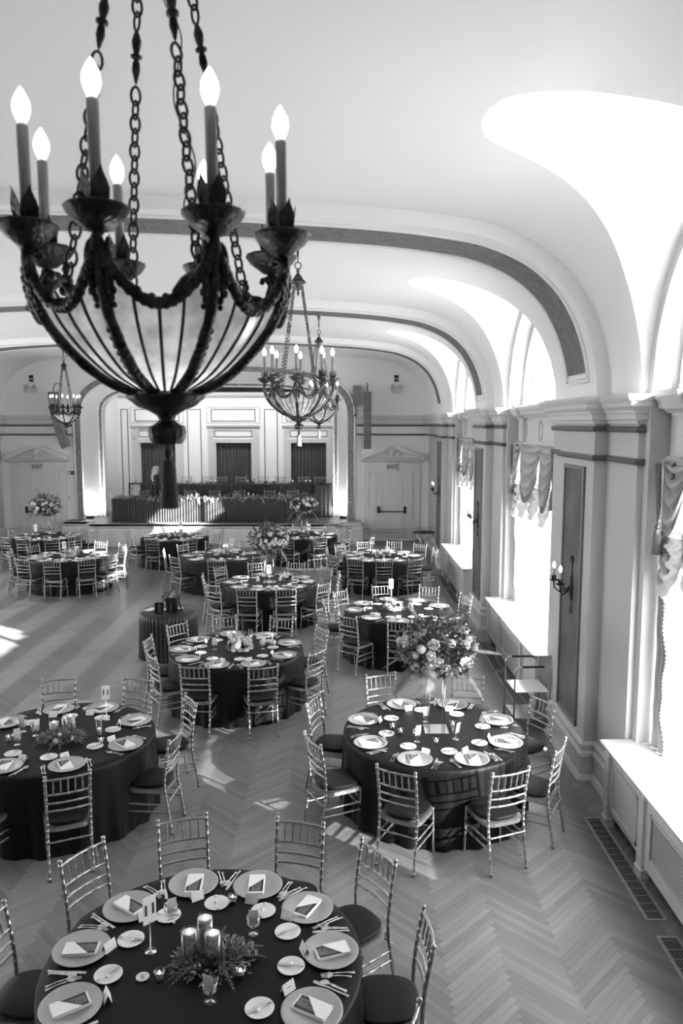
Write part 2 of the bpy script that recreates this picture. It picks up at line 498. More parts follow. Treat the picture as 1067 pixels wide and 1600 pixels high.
# ================================================================== THE ROOM
CX = -4.24                      # centre line of the hall
Y0, Y1 = -3.6, 25.1
PC = [2.48, 8.55, 14.62, 20.69]            # pilasters / ribs
WC = [5.50, 11.58, 17.66]           # windows
SP, SO = 0.62, 1.43                        # half widths of the two pilaster steps
OW = 1.49                                  # half width of the window opening
def mirr(mb): mb.v = [(2 * CX - x, y, z) for x, y, z in mb.v]; return mb
def both(name_r, name_l, fn, m):
    a = MB(); fn(a); struct(a.build(name_r, m))
    b = MB(); fn(b); mirr(b); struct(b.build(name_l, m))
RIBP = [(2.60, 4.10), (2.60, 4.22), (2.585, 4.40), (2.54, 4.62), (2.46, 4.86), (2.36, 5.06), (2.22, 5.26), (2.00, 5.46), (1.74, 5.61), (1.40, 5.73), (1.00, 5.80), (.60, 5.85), (0, 5.90), (-.8, 5.945), (-1.8, 5.99), (-2.9, 6.03), (-4.24, 6.05)]
def dense(P, k=4):
    out = []
    for i in range(len(P) - 1):
        p0 = P[max(i - 1, 0)]; p1 = P[i]; p2 = P[i + 1]; p3 = P[min(i + 2, len(P) - 1)]
        for j in range(k):
            t = j / k
            out.append(tuple(.5 * (2 * b + (-a + c) * t + (2 * a - 5 * b + 4 * c - d) * t * t + (-a + 3 * b - 3 * c + d) * t ** 3) for a, b, c, d in zip(p0, p1, p2, p3)))
    out.append(P[-1]); return out
def offset(P, d):
    out = []
    for i, p in enumerate(P):
        a = P[max(i - 1, 0)]; b = P[min(i + 1, len(P) - 1)]
        dx, dz = b[0] - a[0], b[1] - a[1]; l = math.hypot(dx, dz)
        out.append((p[0] + d * dz / l, p[1] - d * dx / l))
    out[0] = (P[0][0] + d, P[0][1]); out[-1] = (P[-1][0], P[-1][1] + d)
    return out
RP = dense(RIBP); MP = offset(RP, .14)
GW = [(2.75, 1.6), (2.66, 1.55), (2.48, 1.40), (2.19, 1.10), (1.94, .89), (1.7, .74), (1.41, .60), (1.15, .46), (1.02, .32), (.97, .16), (.95, 0)]
def gw(x):
    if x >= 2.72: return 1.6
    if x <= .95: return 0
    for (a, wa), (b, wb) in zip(GW, GW[1:]):
        if b <= x <= a: return wb + (wa - wb) * (x - b) / (a - b)
    return 0
def interp_x(x):
    for (a, za), (b, zb) in zip(MP, MP[1:]):
        if b <= x <= a: return za + (zb - za) * (x - a) / (b - a)
MP2 = [p for p in MP if p[0] > .99] + [(x, interp_x(x)) for x in (.985, .97, .957, .95)] + [p for p in MP if p[0] < .945]
# ---- floor
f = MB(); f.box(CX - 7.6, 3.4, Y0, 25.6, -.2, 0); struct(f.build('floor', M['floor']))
# ---- vault and lunettes
def vault(mb):
    ends = [Y0] + WC + [Y1]
    n = len(MP2)
    for k in range(len(ends) - 1):
        ya, yb = ends[k], ends[k + 1]; ia = k > 0; ib = k < len(ends) - 2
        ny = 12
        def fn(u, v):
            x, z = MP2[round(v * (n - 1))]; w = gw(x)
            a = ya + (w if ia else 0); b = yb - (w if ib else 0)
            return (x, a + (b - a) * u, z)
        mb.grid(fn, ny, n - 1)
    gp = [p for p in MP2 if p[0] >= .95]
    for yc in WC:
        for sgn in (-1, 1):
            def fn(u, v):
                x, z = gp[round(v * (len(gp) - 1))]; w = gw(x)
                c = min(1, w / 1.6); s_ = math.sqrt(max(0, 1 - c * c)); 
                if x > 2.72: W = (2.80, 1.6, min(z, 4.2))
                else: W = (2.80, 1.6 * c, 4.2 + 1.60 * s_)
                if x > 2.72: G = (x, 1.6, z); W = (2.80, 1.6, z)
                else: G = (x, w, z)
                lift = .05 * math.sin(pi * u) * s_
                return (W[0] + (G[0] - W[0]) * u, yc + sgn * (W[1] + (G[1] - W[1]) * u), W[2] + (G[2] - W[2]) * u + lift)
            mb.grid(fn, 10, len(gp) - 1)
a = MB(); vault(a); b = MB(); vault(b); mirr(b); a.add(b.v, b.f, True)
struct(a.build('ceiling', M['plaster']))
# ---- ribs
n_trim = [0]
def trim(mb, m):
    n_trim[0] += 1
    return struct(mb.build('trim_%d' % n_trim[0], m))
FULL = RP + [(2 * CX - x, z) for x, z in RP[-2::-1]]
FULLM = MP + [(2 * CX - x, z) for x, z in MP[-2::-1]]
for c in PC:
    a = MB(); n = len(FULL)
    a.grid(lambda u, v: (FULL[round(v * (n - 1))][0], c - SP + 2 * SP * u, FULL[round(v * (n - 1))][1]), 6, n - 1)
    for y in (c - SP, c + SP):
        def fn(u, v):
            i = round(v * (n - 1)); p, q = FULL[i], FULLM[i]
            return (p[0] + (q[0] - p[0]) * u, y, p[1] + (q[1] - p[1]) * u)
        a.grid(fn, 1, n - 1)
    trim(a, M['plaster'])
    sub = [p for p in offset(RP, -.012) if p[1] > 4.37]
    sub = sub + [(2 * CX - x, z) for x, z in sub[-2::-1]]
    a = MB(); ns = len(sub)
    a.grid(lambda u, v: (sub[round(v * (ns - 1))][0], c - .33 + .66 * u, sub[round(v * (ns - 1))][1]), 2, ns - 1)
    trim(a, M['ribband'])
    a = MB()
    for d in (.355, .40):
        sub2 = [p for p in offset(RP, -.008) if p[1] > 4.34 - (d - .35)]
        sub2 = sub2 + [(2 * CX - x, z) for x, z in sub2[-2::-1]]
        a.tube([(x, c - d, z) for x, z in sub2] + [(x, c + d, z) for x, z in sub2[::-1]], .016, 6, closed=True)
    trim(a, M['plaster'])
# ---- side walls: pilasters with their two steps, window breasts and reveals
def pil_path(c):
    return [(2.80, c - SO), (2.74, c - SO), (2.74, c - SP), (2.60, c - SP), (2.60, c + SP), (2.74, c + SP), (2.74, c + SO), (2.80, c + SO)]
def sidewall(mb):
    for c in PC:
        e = c + 3.035 - OW if c < 20 else Y1 + .2
        b0 = c - 3.035 + OW
        poly = [(3.4, b0), (2.80, b0)] + pil_path(c)
        if c > 20: poly += [(2.80, Y1 + .2), (3.4, Y1 + .2)]
        else: poly += [(2.80, e), (3.4, e)]
        mb.prism(poly, 'xy', 0, 4.13)
    mb.prism([(3.4, Y0 - .2), (2.80, Y0 - .2), (2.80, WC[0] - OW), (3.4, WC[0] - OW)], 'xy', 0, 4.13)
    N = 40
    for yc in WC:
        mb.box(3.06, 3.4, yc - OW, yc + OW, 0, .82)
        mb.box(3.06, 3.4, yc - OW, yc + OW, 3.50, 4.18)
        # arch ring on the wall plane, then the deep reveal
        def arc(a, rw, rh, X): return (X, yc + rw * math.cos(a), (4.2 + rh * math.sin(a)))
        mb.grid(lambda u, v: (2.80, yc + (OW + (1.62 - OW) * u) * math.cos(pi * v), 4.2 + (1.50 + .12 * u) * math.sin(pi * v)), 1, N)
        for sg in (-1, 1):
            mb.add([(2.80, yc + sg * OW, 4.1), (2.80, yc + sg * 1.62, 4.1), (2.80, yc + sg * 1.62, 4.2), (2.80, yc + sg * OW, 4.2)], [(0, 1, 2, 3)])
            mb.add([(2.80, yc + sg * OW, 4.1), (3.4, yc + sg * OW, 4.1), (3.4, yc + sg * OW, 4.2), (2.80, yc + sg * OW, 4.2)], [(0, 1, 2, 3)])
        mb.grid(lambda u, v: arc(pi * v, OW, 1.50, 2.80 + .6 * u), 1, N)
        # outer skin that closes the roof space round the arch
        mb.grid(lambda u, v: (3.4, yc + (OW + (3.035 - OW) * u) * (math.cos(pi * v)), 4.1 + (1.6 + 1.0 * u) * math.sin(pi * v)), 1, N)
    mb.box(3.38, 3.42, Y0 - .2, Y1, 5.6, 7.2)
both('wall_right', 'wall_left', sidewall, M['wall'])
# roof slab that stops skylight from leaking round the plaster vault
a = MB(); a.box(-12.2, 3.6, Y0 - .3, 29.2, 7.0, 7.2); a.box(-12.3, -11.88, Y0, Y1, 6.0, 7.2)
struct(a.build('ceiling_roof_deck', M['plaster']))
CORN = [(-.02, 3.855), (.025, 3.86), (.03, 3.89), (.055, 3.90), (.055, 3.955), (.075, 3.96), (.08, 3.985), (.125, 4.02), (.13, 4.06), (.15, 4.07), (.17, 4.10), (.175, 4.13), (-.06, 4.135)]
def band(z0, z1, o=.035):
    zm = (z0 + z1) / 2
    return [(-.01, z0), (o * .6, z0), (o, z0 + (z1 - z0) * .3), (o, z1 - (z1 - z0) * .3), (o * .6, z1), (-.01, z1)]
BASE = [(0, 0), (.075, 0), (.075, .03), (.05, .075), (.035, .08), (.035, .27), (.06, .285), (.06, .32), (.03, .35), (.03, .375), (.045, .385), (.045, .415), (.0, .44)]
for c in PC:
    p = pil_path(c)
    if c > 20: p = p[:-1] + [(2.74, Y1)]
    for prof, m in ((CORN, 'cornice'), (band(3.775, 3.835), 'darkband'), (band(3.475, 3.535), 'darkband'), (BASE, 'trim')):
        for s_ in (0, 1):
            if s_ and c < 14: continue
            a = MB(); a.sweep(prof, p)
            if s_: mirr(a)
            trim(a, M[m])
# brocade panels with moulded frames on the pilasters
for c in PC:
    for s_ in (0, 1):
        if s_ and c < 20: continue
        a = MB(); a.box(2.590, 2.605, c - .335, c + .335, .54, 3.36)
        b = MB()
        fr = [(.0, 2.60), (.006, 2.575), (.022, 2.568), (.04, 2.575), (.05, 2.60)]
        for (y0, y1, z0, z1) in ((c - .375, c - .325, .50, 3.40), (c + .325, c + .375, .50, 3.40), (c - .375, c + .375, .50, .55), (c - .375, c + .375, 3.35, 3.40)):
            if y1 - y0 < .1: b.prism([(x, y0 + o) for o, x in fr], 'xy', z0, z1)
            else: b.prism([(x, z0 + o) for o, x in fr], 'xz', y0, y1)
        if s_: mirr(a); mirr(b)
        pn = a.build('wall_panel', M['panelwood']); b.build('panel_frame', M['panelframe'], pn)
        struct(pn)
# ---- entablature over each window: shelf cornice, frieze with panels, consoles
def frieze(mb, yc):
    y0, y1 = yc - OW, yc + OW
    mb.prism([(3.06, 3.955), (2.93, 3.955), (2.91, 3.985), (2.86, 4.00), (2.85, 4.05), (2.82, 4.08), (2.81, 4.125), (3.06, 4.15)], 'xz', y0, y1)
    mb.box(2.98, 3.08, y0, y1, 3.50, 3.96)
    mb.prism([(3.0, 3.50), (2.93, 3.50), (2.92, 3.53), (2.95, 3.56), (3.0, 3.575)], 'xz', y0, y1)
    for d in (-1.1, 1.1):
        yy = yc + d
        mb.box(2.93, 3.0, yy - .16, yy + .16, 3.58, 3.95)
        mb.prism([(3.0, 4.15), (2.76, 4.15), (2.77, 4.10), (2.80, 4.05), (2.83, 3.99), (2.9, 3.95), (2.9, 3.93), (3.0, 3.93)], 'xz', yy - .2, yy + .2)
        mb.box(2.915, 2.93, yy - .1, yy + .1, 3.64, 3.88)
    for (ya, yb) in ((yc - .88, yc - .1), (yc + .1, yc + .88)):
        for bx in ((ya, yb, 3.62, 3.64), (ya, yb, 3.86, 3.88), (ya, ya + .02, 3.62, 3.88), (yb - .02, yb, 3.62, 3.88)):
            mb.box(2.968, 2.985, *bx)
    for s_ in (-1, 1):
        mb.tube([(2.972, yc + s_ * (.03 + .075 * math.sin(pi * t / 10)), 3.60 + .30 * t / 10) for t in range(11)], .011, 6)
def window(mb, yc):
    X = 3.06
    # lunette sash
    def arc(r, rh, n=28): return [(X, yc + r * math.cos(pi * t / n), 4.2 + rh * math.sin(pi * t / n)) for t in range(n + 1)]
    for r, rh, w in ((1.46, 1.47, .035), (1.38, 1.39, .028), (1.31, 1.32, .018)):
        mb.tube([(X, yc + r, 4.15)] + arc(r, rh) + [(X, yc - r, 4.15)], w, 6)
    mb.box(X - .04, X + .04, yc - 1.47, yc + 1.47, 4.15, 4.22)
    for d in (-.74, .74):
        zt = 4.2 + 1.36 * math.sqrt(1 - (d / 1.4) ** 2)
        mb.box(X - .045, X + .045, yc + d - .05, yc + d + .05, 4.2, zt)
    for d in (-.37, 0, .37):
        zt = 4.2 + 1.36 * math.sqrt(1 - (d / 1.4) ** 2)
        if d: mb.box(X - .008, X + .008, yc + d - .005, yc + d + .005, 4.2, zt)
    for z in (4.56, 4.92, 5.27):
        hw = 1.36 * math.sqrt(max(0, 1 - ((z - 4.2) / 1.39) ** 2))
        mb.box(X - .010, X + .010, yc - hw, yc + hw, z - .008, z + .008)
    # tall lower sashes behind the voile
    for d in (-1.45, -.02, 1.35):
        mb.box(X + .02, X + .10, yc + d, yc + d + (.10 if d != -.02 else .07), .82, 3.50)
    for z in (.82, 2.3, 3.42):
        mb.box(X + .02, X + .10, yc - OW, yc + OW, z, z + .08)
k = 0
for side in (0, 1):
    for yc in WC:
        k += 1
        a = MB(); window(a, yc)
        b = MB(); b.box(3.075, 3.08, yc - OW, yc + OW, .82, 5.72)
        if side: mirr(a); mirr(b)
        w = struct(a.build('window_%d' % k, M['frame']))
        a = MB(); frieze(a, yc)
        if side: mirr(a)
        trim(a, M['trim'])
        # daylight portal in the opening
        ld = bpy.data.lights.new('window_portal', 'AREA'); ld.shape = 'RECTANGLE'; ld.size = 2.98; ld.size_y = 4.9
        ld.cycles.is_portal = True
        lo = bpy.data.objects.new('window_portal', ld); COL.objects.link(lo)
        if side == 0: lo.location = (3.42, yc, 3.27); lo.rotation_euler = (pi / 2, 0, pi / 2)
        else: lo.location = (2 * CX - 3.42, yc, 3.27); lo.rotation_euler = (pi / 2, 0, -pi / 2)
# ---- wall behind the camera
a = MB(); a.box(-12, 3.6, Y0 - .3, Y0, 0, 7.0); struct(a.build('wall_near', M['wall']))
# ---- stage wall with the proscenium arch
def sup(a, zt, zs, n, zb, N=60):
    """arch outline from bottom left over the top to bottom right"""
    pts = [(CX - a, zb), (CX - a, zs - .6), (CX - a, zs - .3)]
    for i in range(N + 1):
        t = pi - pi * i / N; c, s_ = math.cos(t), math.sin(t)
        pts.append((CX + a * math.copysign(abs(c) ** (2 / n), c), zs + (zt - zs) * abs(s_) ** (2 / n)))
    return pts + [(CX + a, zs - .3), (CX + a, zs - .6), (CX + a, zb)]
ZS = .71
OUT = sup(4.60, 5.74, 3.95, 3.0, ZS); IN0 = sup(4.36, 5.52, 3.95, 3.0, ZS)
INN = sup(4.04, 5.22, 4.05, 3.4, ZS); INN2 = sup(3.90, 5.10, 4.05, 3.4, ZS)
a = MB()
n = len(OUT)
a.grid(lambda u, v: (OUT[round(u * (n - 1))][0], Y1, OUT[round(u * (n - 1))][1] * (1 - v) + 6.9 * v), n - 1, 1, False)
a.box(-11.6, CX - 4.6, Y1, Y1 + .2, 0, 6.9); a.box(CX + 4.6, 3.1, Y1, Y1 + .2, 0, 6.9)
a.box(CX - 4.6, CX + 4.6, Y1, Y1 + .2, 0, .5)
struct(a.build('wall_stage', M['stagewall']))
def strip(A, ya, B, yb, name, m, nv=1):
    s_ = MB(); n = len(A)
    s_.grid(lambda u, v: (A[round(u * (n - 1))][0] * (1 - v) + B[round(u * (n - 1))][0] * v, ya + (yb - ya) * v, A[round(u * (n - 1))][1] * (1 - v) + B[round(u * (n - 1))][1] * v), n - 1, nv)
    return trim(s_, M[m])
strip(OUT, 25.06, IN0, 25.06, 'x', 'scroll')
strip(IN0, 25.06, INN, 25.85, 'x', 'plaster', 3)
strip(INN, 25.85, INN2, 25.85, 'x', 'scroll')
strip(INN2, 25.85, INN2, 26.2, 'x', 'plaster')
for A, yy, r in ((OUT, 25.06, .035), (IN0, 25.05, .03), (INN, 25.84, .03), (INN2, 25.84, .03)):
    a = MB(); a.tube([(x, yy, z) for x, z in A], r, 6); trim(a, M['plaster'])
# cornice and dark bands on the stage wall
for xs, xe in (((CX + 4.66), 2.74), (2 * CX - 2.74, CX - 4.66)):
    for prof, m in ((CORN, 'cornice'), (band(3.775, 3.835), 'darkband'), (band(3.475, 3.535), 'darkband')):
        a = MB(); a.sweep(prof, [(xe, Y1), (xs, Y1)]); trim(a, M[{'cornice': 'stagetrim'}.get(m, m)])
    a = MB(); a.sweep(BASE, [(xe, Y1), (xs, Y1)]); trim(a, M['trim'])
# slender casing beside the arch
for sx in (CX - 4.76, CX + 4.76):
    a = MB(); a.box(sx - .06, sx + .06, Y1 - .03, Y1, 0, 3.45); trim(a, M['stagetrim'])
# ---- stage house
a = MB()
YB = 28.5
holes = [CX - 2.70, CX + .13, CX + 2.93]
HW = .66
xs = [CX - 4.15] + sum([[h - HW, h + HW] for h in holes], []) + [CX + 4.15]
for i in range(0, len(xs), 2): a.box(xs[i], xs[i + 1], YB, YB + .15, ZS, 5.02)
for h in holes: a.box(h - HW, h + HW, YB, YB + .15, 3.15, 5.02)
a.box(CX - 4.3, CX - 4.15, 26.1, YB + .2, ZS, 6.6); a.box(CX + 4.15, CX + 4.3, 26.1, YB + .2, ZS, 6.6)
struct(a.build('wall_stage_back', M['stagewall']))
a = MB(); a.box(CX - 4.3, CX + 4.3, YB + .5, YB + .6, ZS, 6.9); a.box(CX - 4.3, CX + 4.3, 26.1, YB + .6, 5.75, 5.85); struct(a.build('wall_stage_loft', M['black']))
a = MB(); a.prism([(YB, 4.80), (YB - .05, 4.81), (YB - .07, 4.86), (YB - .13, 4.9), (YB - .16, 5.0), (YB, 5.03)], 'yz', CX - 4.15, CX + 4.15); trim(a, M['cornice'])
a = MB(); a.box(CX - 4.15, CX + 4.15, YB - .055, YB - .045, 4.83, 4.88); 
for i in range(90): a.box(CX - 4.1 + i * .0915, CX - 4.06 + i * .0915, YB - .075, YB - .04, 4.82, 4.89)
trim(a, M['scroll'])
def frame_rect(mb, x0, x1, z0, z1, y, w=.035, d=.02):
    mb.box(x0, x1, y - d, y, z0, z0 + w); mb.box(x0, x1, y - d, y, z1 - w, z1)
    mb.box(x0, x0 + w, y - d, y, z0 + w, z1 - w); mb.box(x1 - w, x1, y - d, y, z0 + w, z1 - w)
dk = MB(); lt = MB()
for h in holes:
    frame_rect(dk, h - .83, h + .83, 3.94, 4.40, YB, .032, .015)
    frame_rect(dk, h - .70, h + .70, 3.37, 3.62, YB - .02, .022, .015)
    lt.prism([(YB, 3.68), (YB - .05, 3.69), (YB - .12, 3.75), (YB - .13, 3.80), (YB, 3.82)], 'yz', h - .98, h + .98)
    frame_rect(lt, h - 1.0, h + 1.0, 3.88, 4.48, YB, .03, .03)
    for s_ in (-1, 1):
        lt.box(h + s_ * .84 - .09, h + s_ * .84 + .09, YB - .05, YB, 3.32, 3.68)
        lt.box(h + s_ * (HW + .14) - .14, h + s_ * (HW + .14) + .14, YB - .04, YB, ZS, 3.28)
    lt.box(h - HW - .28, h + HW + .28, YB - .05, YB, 3.15, 3.29)
for x0, x1 in ((CX - 4.05, CX - 3.78), ((holes[0] + holes[1]) / 2 - .30, (holes[0] + holes[1]) / 2 + .22), ((holes[1] + holes[2]) / 2 - .25, (holes[1] + holes[2]) / 2 + .25)):
    frame_rect(dk, x0, x1, ZS + .2, 4.40, YB, .03, .015)
trim(dk, M['panelframe']); trim(lt, M['trim'])
for h in holes:
    a = MB()
    a.grid(lambda u, v: (h - HW - .02 + (2 * HW + .04) * u, YB + .16 + .03 * math.sin(u * 2 * pi * 11 + 1.3 * math.sin(9 * u)) + .012 * math.sin(u * 2 * pi * 23), ZS + (3.18 - ZS) * v), 120, 4)
    tag(a.build('stage_curtain', M['curtain']), 'dark pleated curtain filling the %s opening at the back of the stage' % {0: 'left', 1: 'middle', 2: 'right'}[holes.index(h)], 'curtain', 'curtains in the stage openings')
# ---- stage platform
a = MB()
a.box(CX - 4.15, CX + 4.15, 25.1, YB + .5, ZS - .1, ZS); a.box(CX - 3.80, CX + 4.05, 23.80, 25.12, ZS - .12, ZS - .004)
a.box(CX - 4.80, CX - 3.80, 24.40, 25.12, ZS - .12, ZS - .004); a.box(CX + 4.05, CX + 4.80, 24.20, 25.12, ZS - .12, ZS - .004)
struct(a.build('floor_stage', M['stagefloor']))
a = MB()
STG = [(CX + 4.85, 25.1), (CX + 4.85, 24.15), (CX + 4.10, 24.15), (CX + 4.10, 23.75), (CX - 3.85, 23.75), (CX - 3.85, 24.35), (CX - 4.85, 24.35), (CX - 4.85, 25.1)]
a.prism([(x, y) for x, y in STG], 'xy', 0, ZS - .13)
a.sweep([(0, .60), (.03, .61), (.05, .64), (.05, .70), (.03, .725), (-.04, .725)], STG, flip=-1)
a.sweep([(0, 0), (.03, 0), (.03, .08), (0, .09)], STG, flip=-1)
x = CX - 3.8
while x < CX + 3.9:
    frame_rect(a, x + .05, x + .72, .14, .54, 23.75, .025, .02); x += .79
frame_rect(a, CX + 4.16, CX + 4.79, .14, .54, 24.15, .025, .02); frame_rect(a, CX - 4.79, CX - 3.91, .14, .54, 24.35, .025, .02)
struct(a.build('trim_stage_front', M['stagetrim']))
# ---- stage lighting: a batten of wash lamps inside the arch, uplights at its feet
def area(name, loc, rot, sx, sy, e, m_=None):
    ld = bpy.data.lights.new(name, 'AREA'); ld.shape = 'RECTANGLE'; ld.size = sx; ld.size_y = sy; ld.energy = e
    lo = bpy.data.objects.new(name, ld); COL.objects.link(lo); lo.location = loc; lo.rotation_euler = rot; return lo
area('stage_batten', (CX, 26.25, 5.62), (math.radians(38), 0, 0), 7.0, .25, STAGE_E)
for sx in (CX - 4.22, CX + 4.22):
    up = thing('uplight', 'small floor uplight at the %s foot of the proscenium arch' % ('left' if sx < CX else 'right'), 'uplight', (sx, 25.22, ZS), 0, 'uplights at the arch')
    b = MB(); b.bevbox(-.11, .11, -.08, .08, 0, .10, .01); b.build('housing', M['blackmetal'], up)
    area('uplight_lamp', (sx, 25.22, ZS + .12), (pi - .25, 0, 0), .2, .14, UP_E)
# ---- doors either side of the stage
for dn, dc in ((1, 1.585), (2, 2 * CX - 1.585)):
    a = MB(); a.box(dc - .52, dc + .52, Y1 - .015, Y1 + .02, 0, 2.20)
    frame_rect(a, dc - .36, dc + .36, 1.18, 2.05, Y1 - .015, .03, .015); frame_rect(a, dc - .36, dc + .36, .15, .95, Y1 - .015, .03, .015)
    d = struct(a.build('door_%d' % dn, M['stagetrim']))
    b = MB()
    for s_ in (-1, 1):
        b.box(dc + s_ * .60 - .08, dc + s_ * .60 + .08, Y1 - .058, Y1, 0, 2.2)
        b.box(dc + s_ * .845 - .085, dc + s_ * .845 + .085, Y1 - .045, Y1, 0, 2.30)
        b.box(dc + s_ * .845 - .10, dc + s_ * .845 + .10, Y1 - .075, Y1, 2.18, 2.25)
        b.box(dc + s_ * .845 - .10, dc + s_ * .845 + .10, Y1 - .075, Y1, 0, .2)
    b.box(dc - .685, dc + .685, Y1 - .06, Y1, 2.2, 2.30)
    b.box(dc - .93, dc + .93, Y1 - .048, Y1, 2.30, 2.62)
    b.build('casing', M['stagetrim'], d)
    b = MB()   # broken pediment
    b.prism([(Y1, 2.60), (Y1 - .10, 2.61), (Y1 - .22, 2.67), (Y1 - .24, 2.72), (Y1, 2.73)], 'yz', dc - 1.02, dc + 1.02)
    for s_ in (-1, 1):
        b.prism([(dc + s_ * 1.06, 2.70), (dc + s_ * 1.03, 2.80), (dc + s_ * .20, 3.14), (dc + s_ * .14, 3.04), (dc + s_ * .84, 2.745)], 'xz', Y1 - .24, Y1)
    b.build('pediment', M['stagetrim'], d)  # trim tone kept under the wall's, in place of shadow lines
    b = MB()
    b.lathe([(0, 0), (.07, 0), (.055, .03), (.03, .07), (.05, .12), (.085, .17), (.09, .22), (.06, .27), (.03, .30), (.035, .33), (.0, .37)], 12, (dc, Y1 - .16, 2.74), mtx=None)
    for s_ in (-1, 1):
        b.tube([(dc + s_ * (.09 + .06 * t + .02 * math.sin(t * 2)), Y1 - .16, 2.80 + .06 * math.sin(t * 1.6) + .05 * (4 - t) * .4) for t in [i * .5 for i in range(10)]], [.03 - .0025 * i for i in range(10)], 6)
    b.build('urn_ornament', M['stone'], d)
    b = MB(); b.box(dc - .40, dc + .40, Y1 - .085, Y1 - .065, .955, .985)
    for s_ in (-1, 1): b.bevbox(dc + s_ * .43 - .035, dc + s_ * .43 + .035, Y1 - .10, Y1 - .015, .92, 1.14, .008)
    b.build('push_bar', M['blackmetal'], d)
    sg = thing('exit_sign', 'illuminated exit sign above the %s door beside the stage' % ('right' if dn == 1 else 'left'), 'exit sign', (dc, Y1 - .09, 2.45), 0, 'exit signs over the doors')
    b = MB(); b.bevbox(-.17, .17, -.03, .03, -.12, .12, .006); b.build('sign_box', M['exitface'], sg)
    text_obj('lettering', 'EXIT', .17, M['exitink'], sg, (0, -.033, 0), .003)
    el = thing('emergency_light', 'twin-head emergency light high on the wall above the %s door' % ('right' if dn == 1 else 'left'), 'emergency light', (dc + .12 if dn == 1 else dc - .1, Y1 - .05, 4.97), 0, 'emergency lights by the stage')
    b = MB(); b.bevbox(-.16, .16, -.05, .05, -.10, .08, .01); b.build('housing', M['trim'], el)
    for s_ in (-1, 1):
        b = MB(); b.ball((s_ * .12, -.08, .09), .065, 10, 6); b.build('lamp_head', M['lampglass'], el)
    a = MB(); a.box(-.08, .08, -.03, .0, -.12, .12); bx = a.build('projector_port', M['trim'], None, (el.location.x, Y1, 5.32))
    tag(bx, 'small vent plate with two black slots above the %s emergency light' % ('right' if dn == 1 else 'left'), 'vent plate', 'vent plates high by the stage')
    b = MB(); b.box(-.065, .065, -.04, -.028, .01, .10); b.box(-.065, .065, -.04, -.028, -.10, -.03); b.build('slot', M['black'], bx)
a = MB()
for s_ in (-1, 1): a.box(CX + s_ * 4.9 - .05, CX + s_ * 4.9 + .05, Y1 + .1, 29.2, -.2, 7.0)
a.box(CX - 4.95, CX + 4.95, 29.15, 29.25, -.2, 7.0); struct(a.build('wall_stage_shell', M['black']))  # unseen shell added to keep skylight from leaking into the stage house

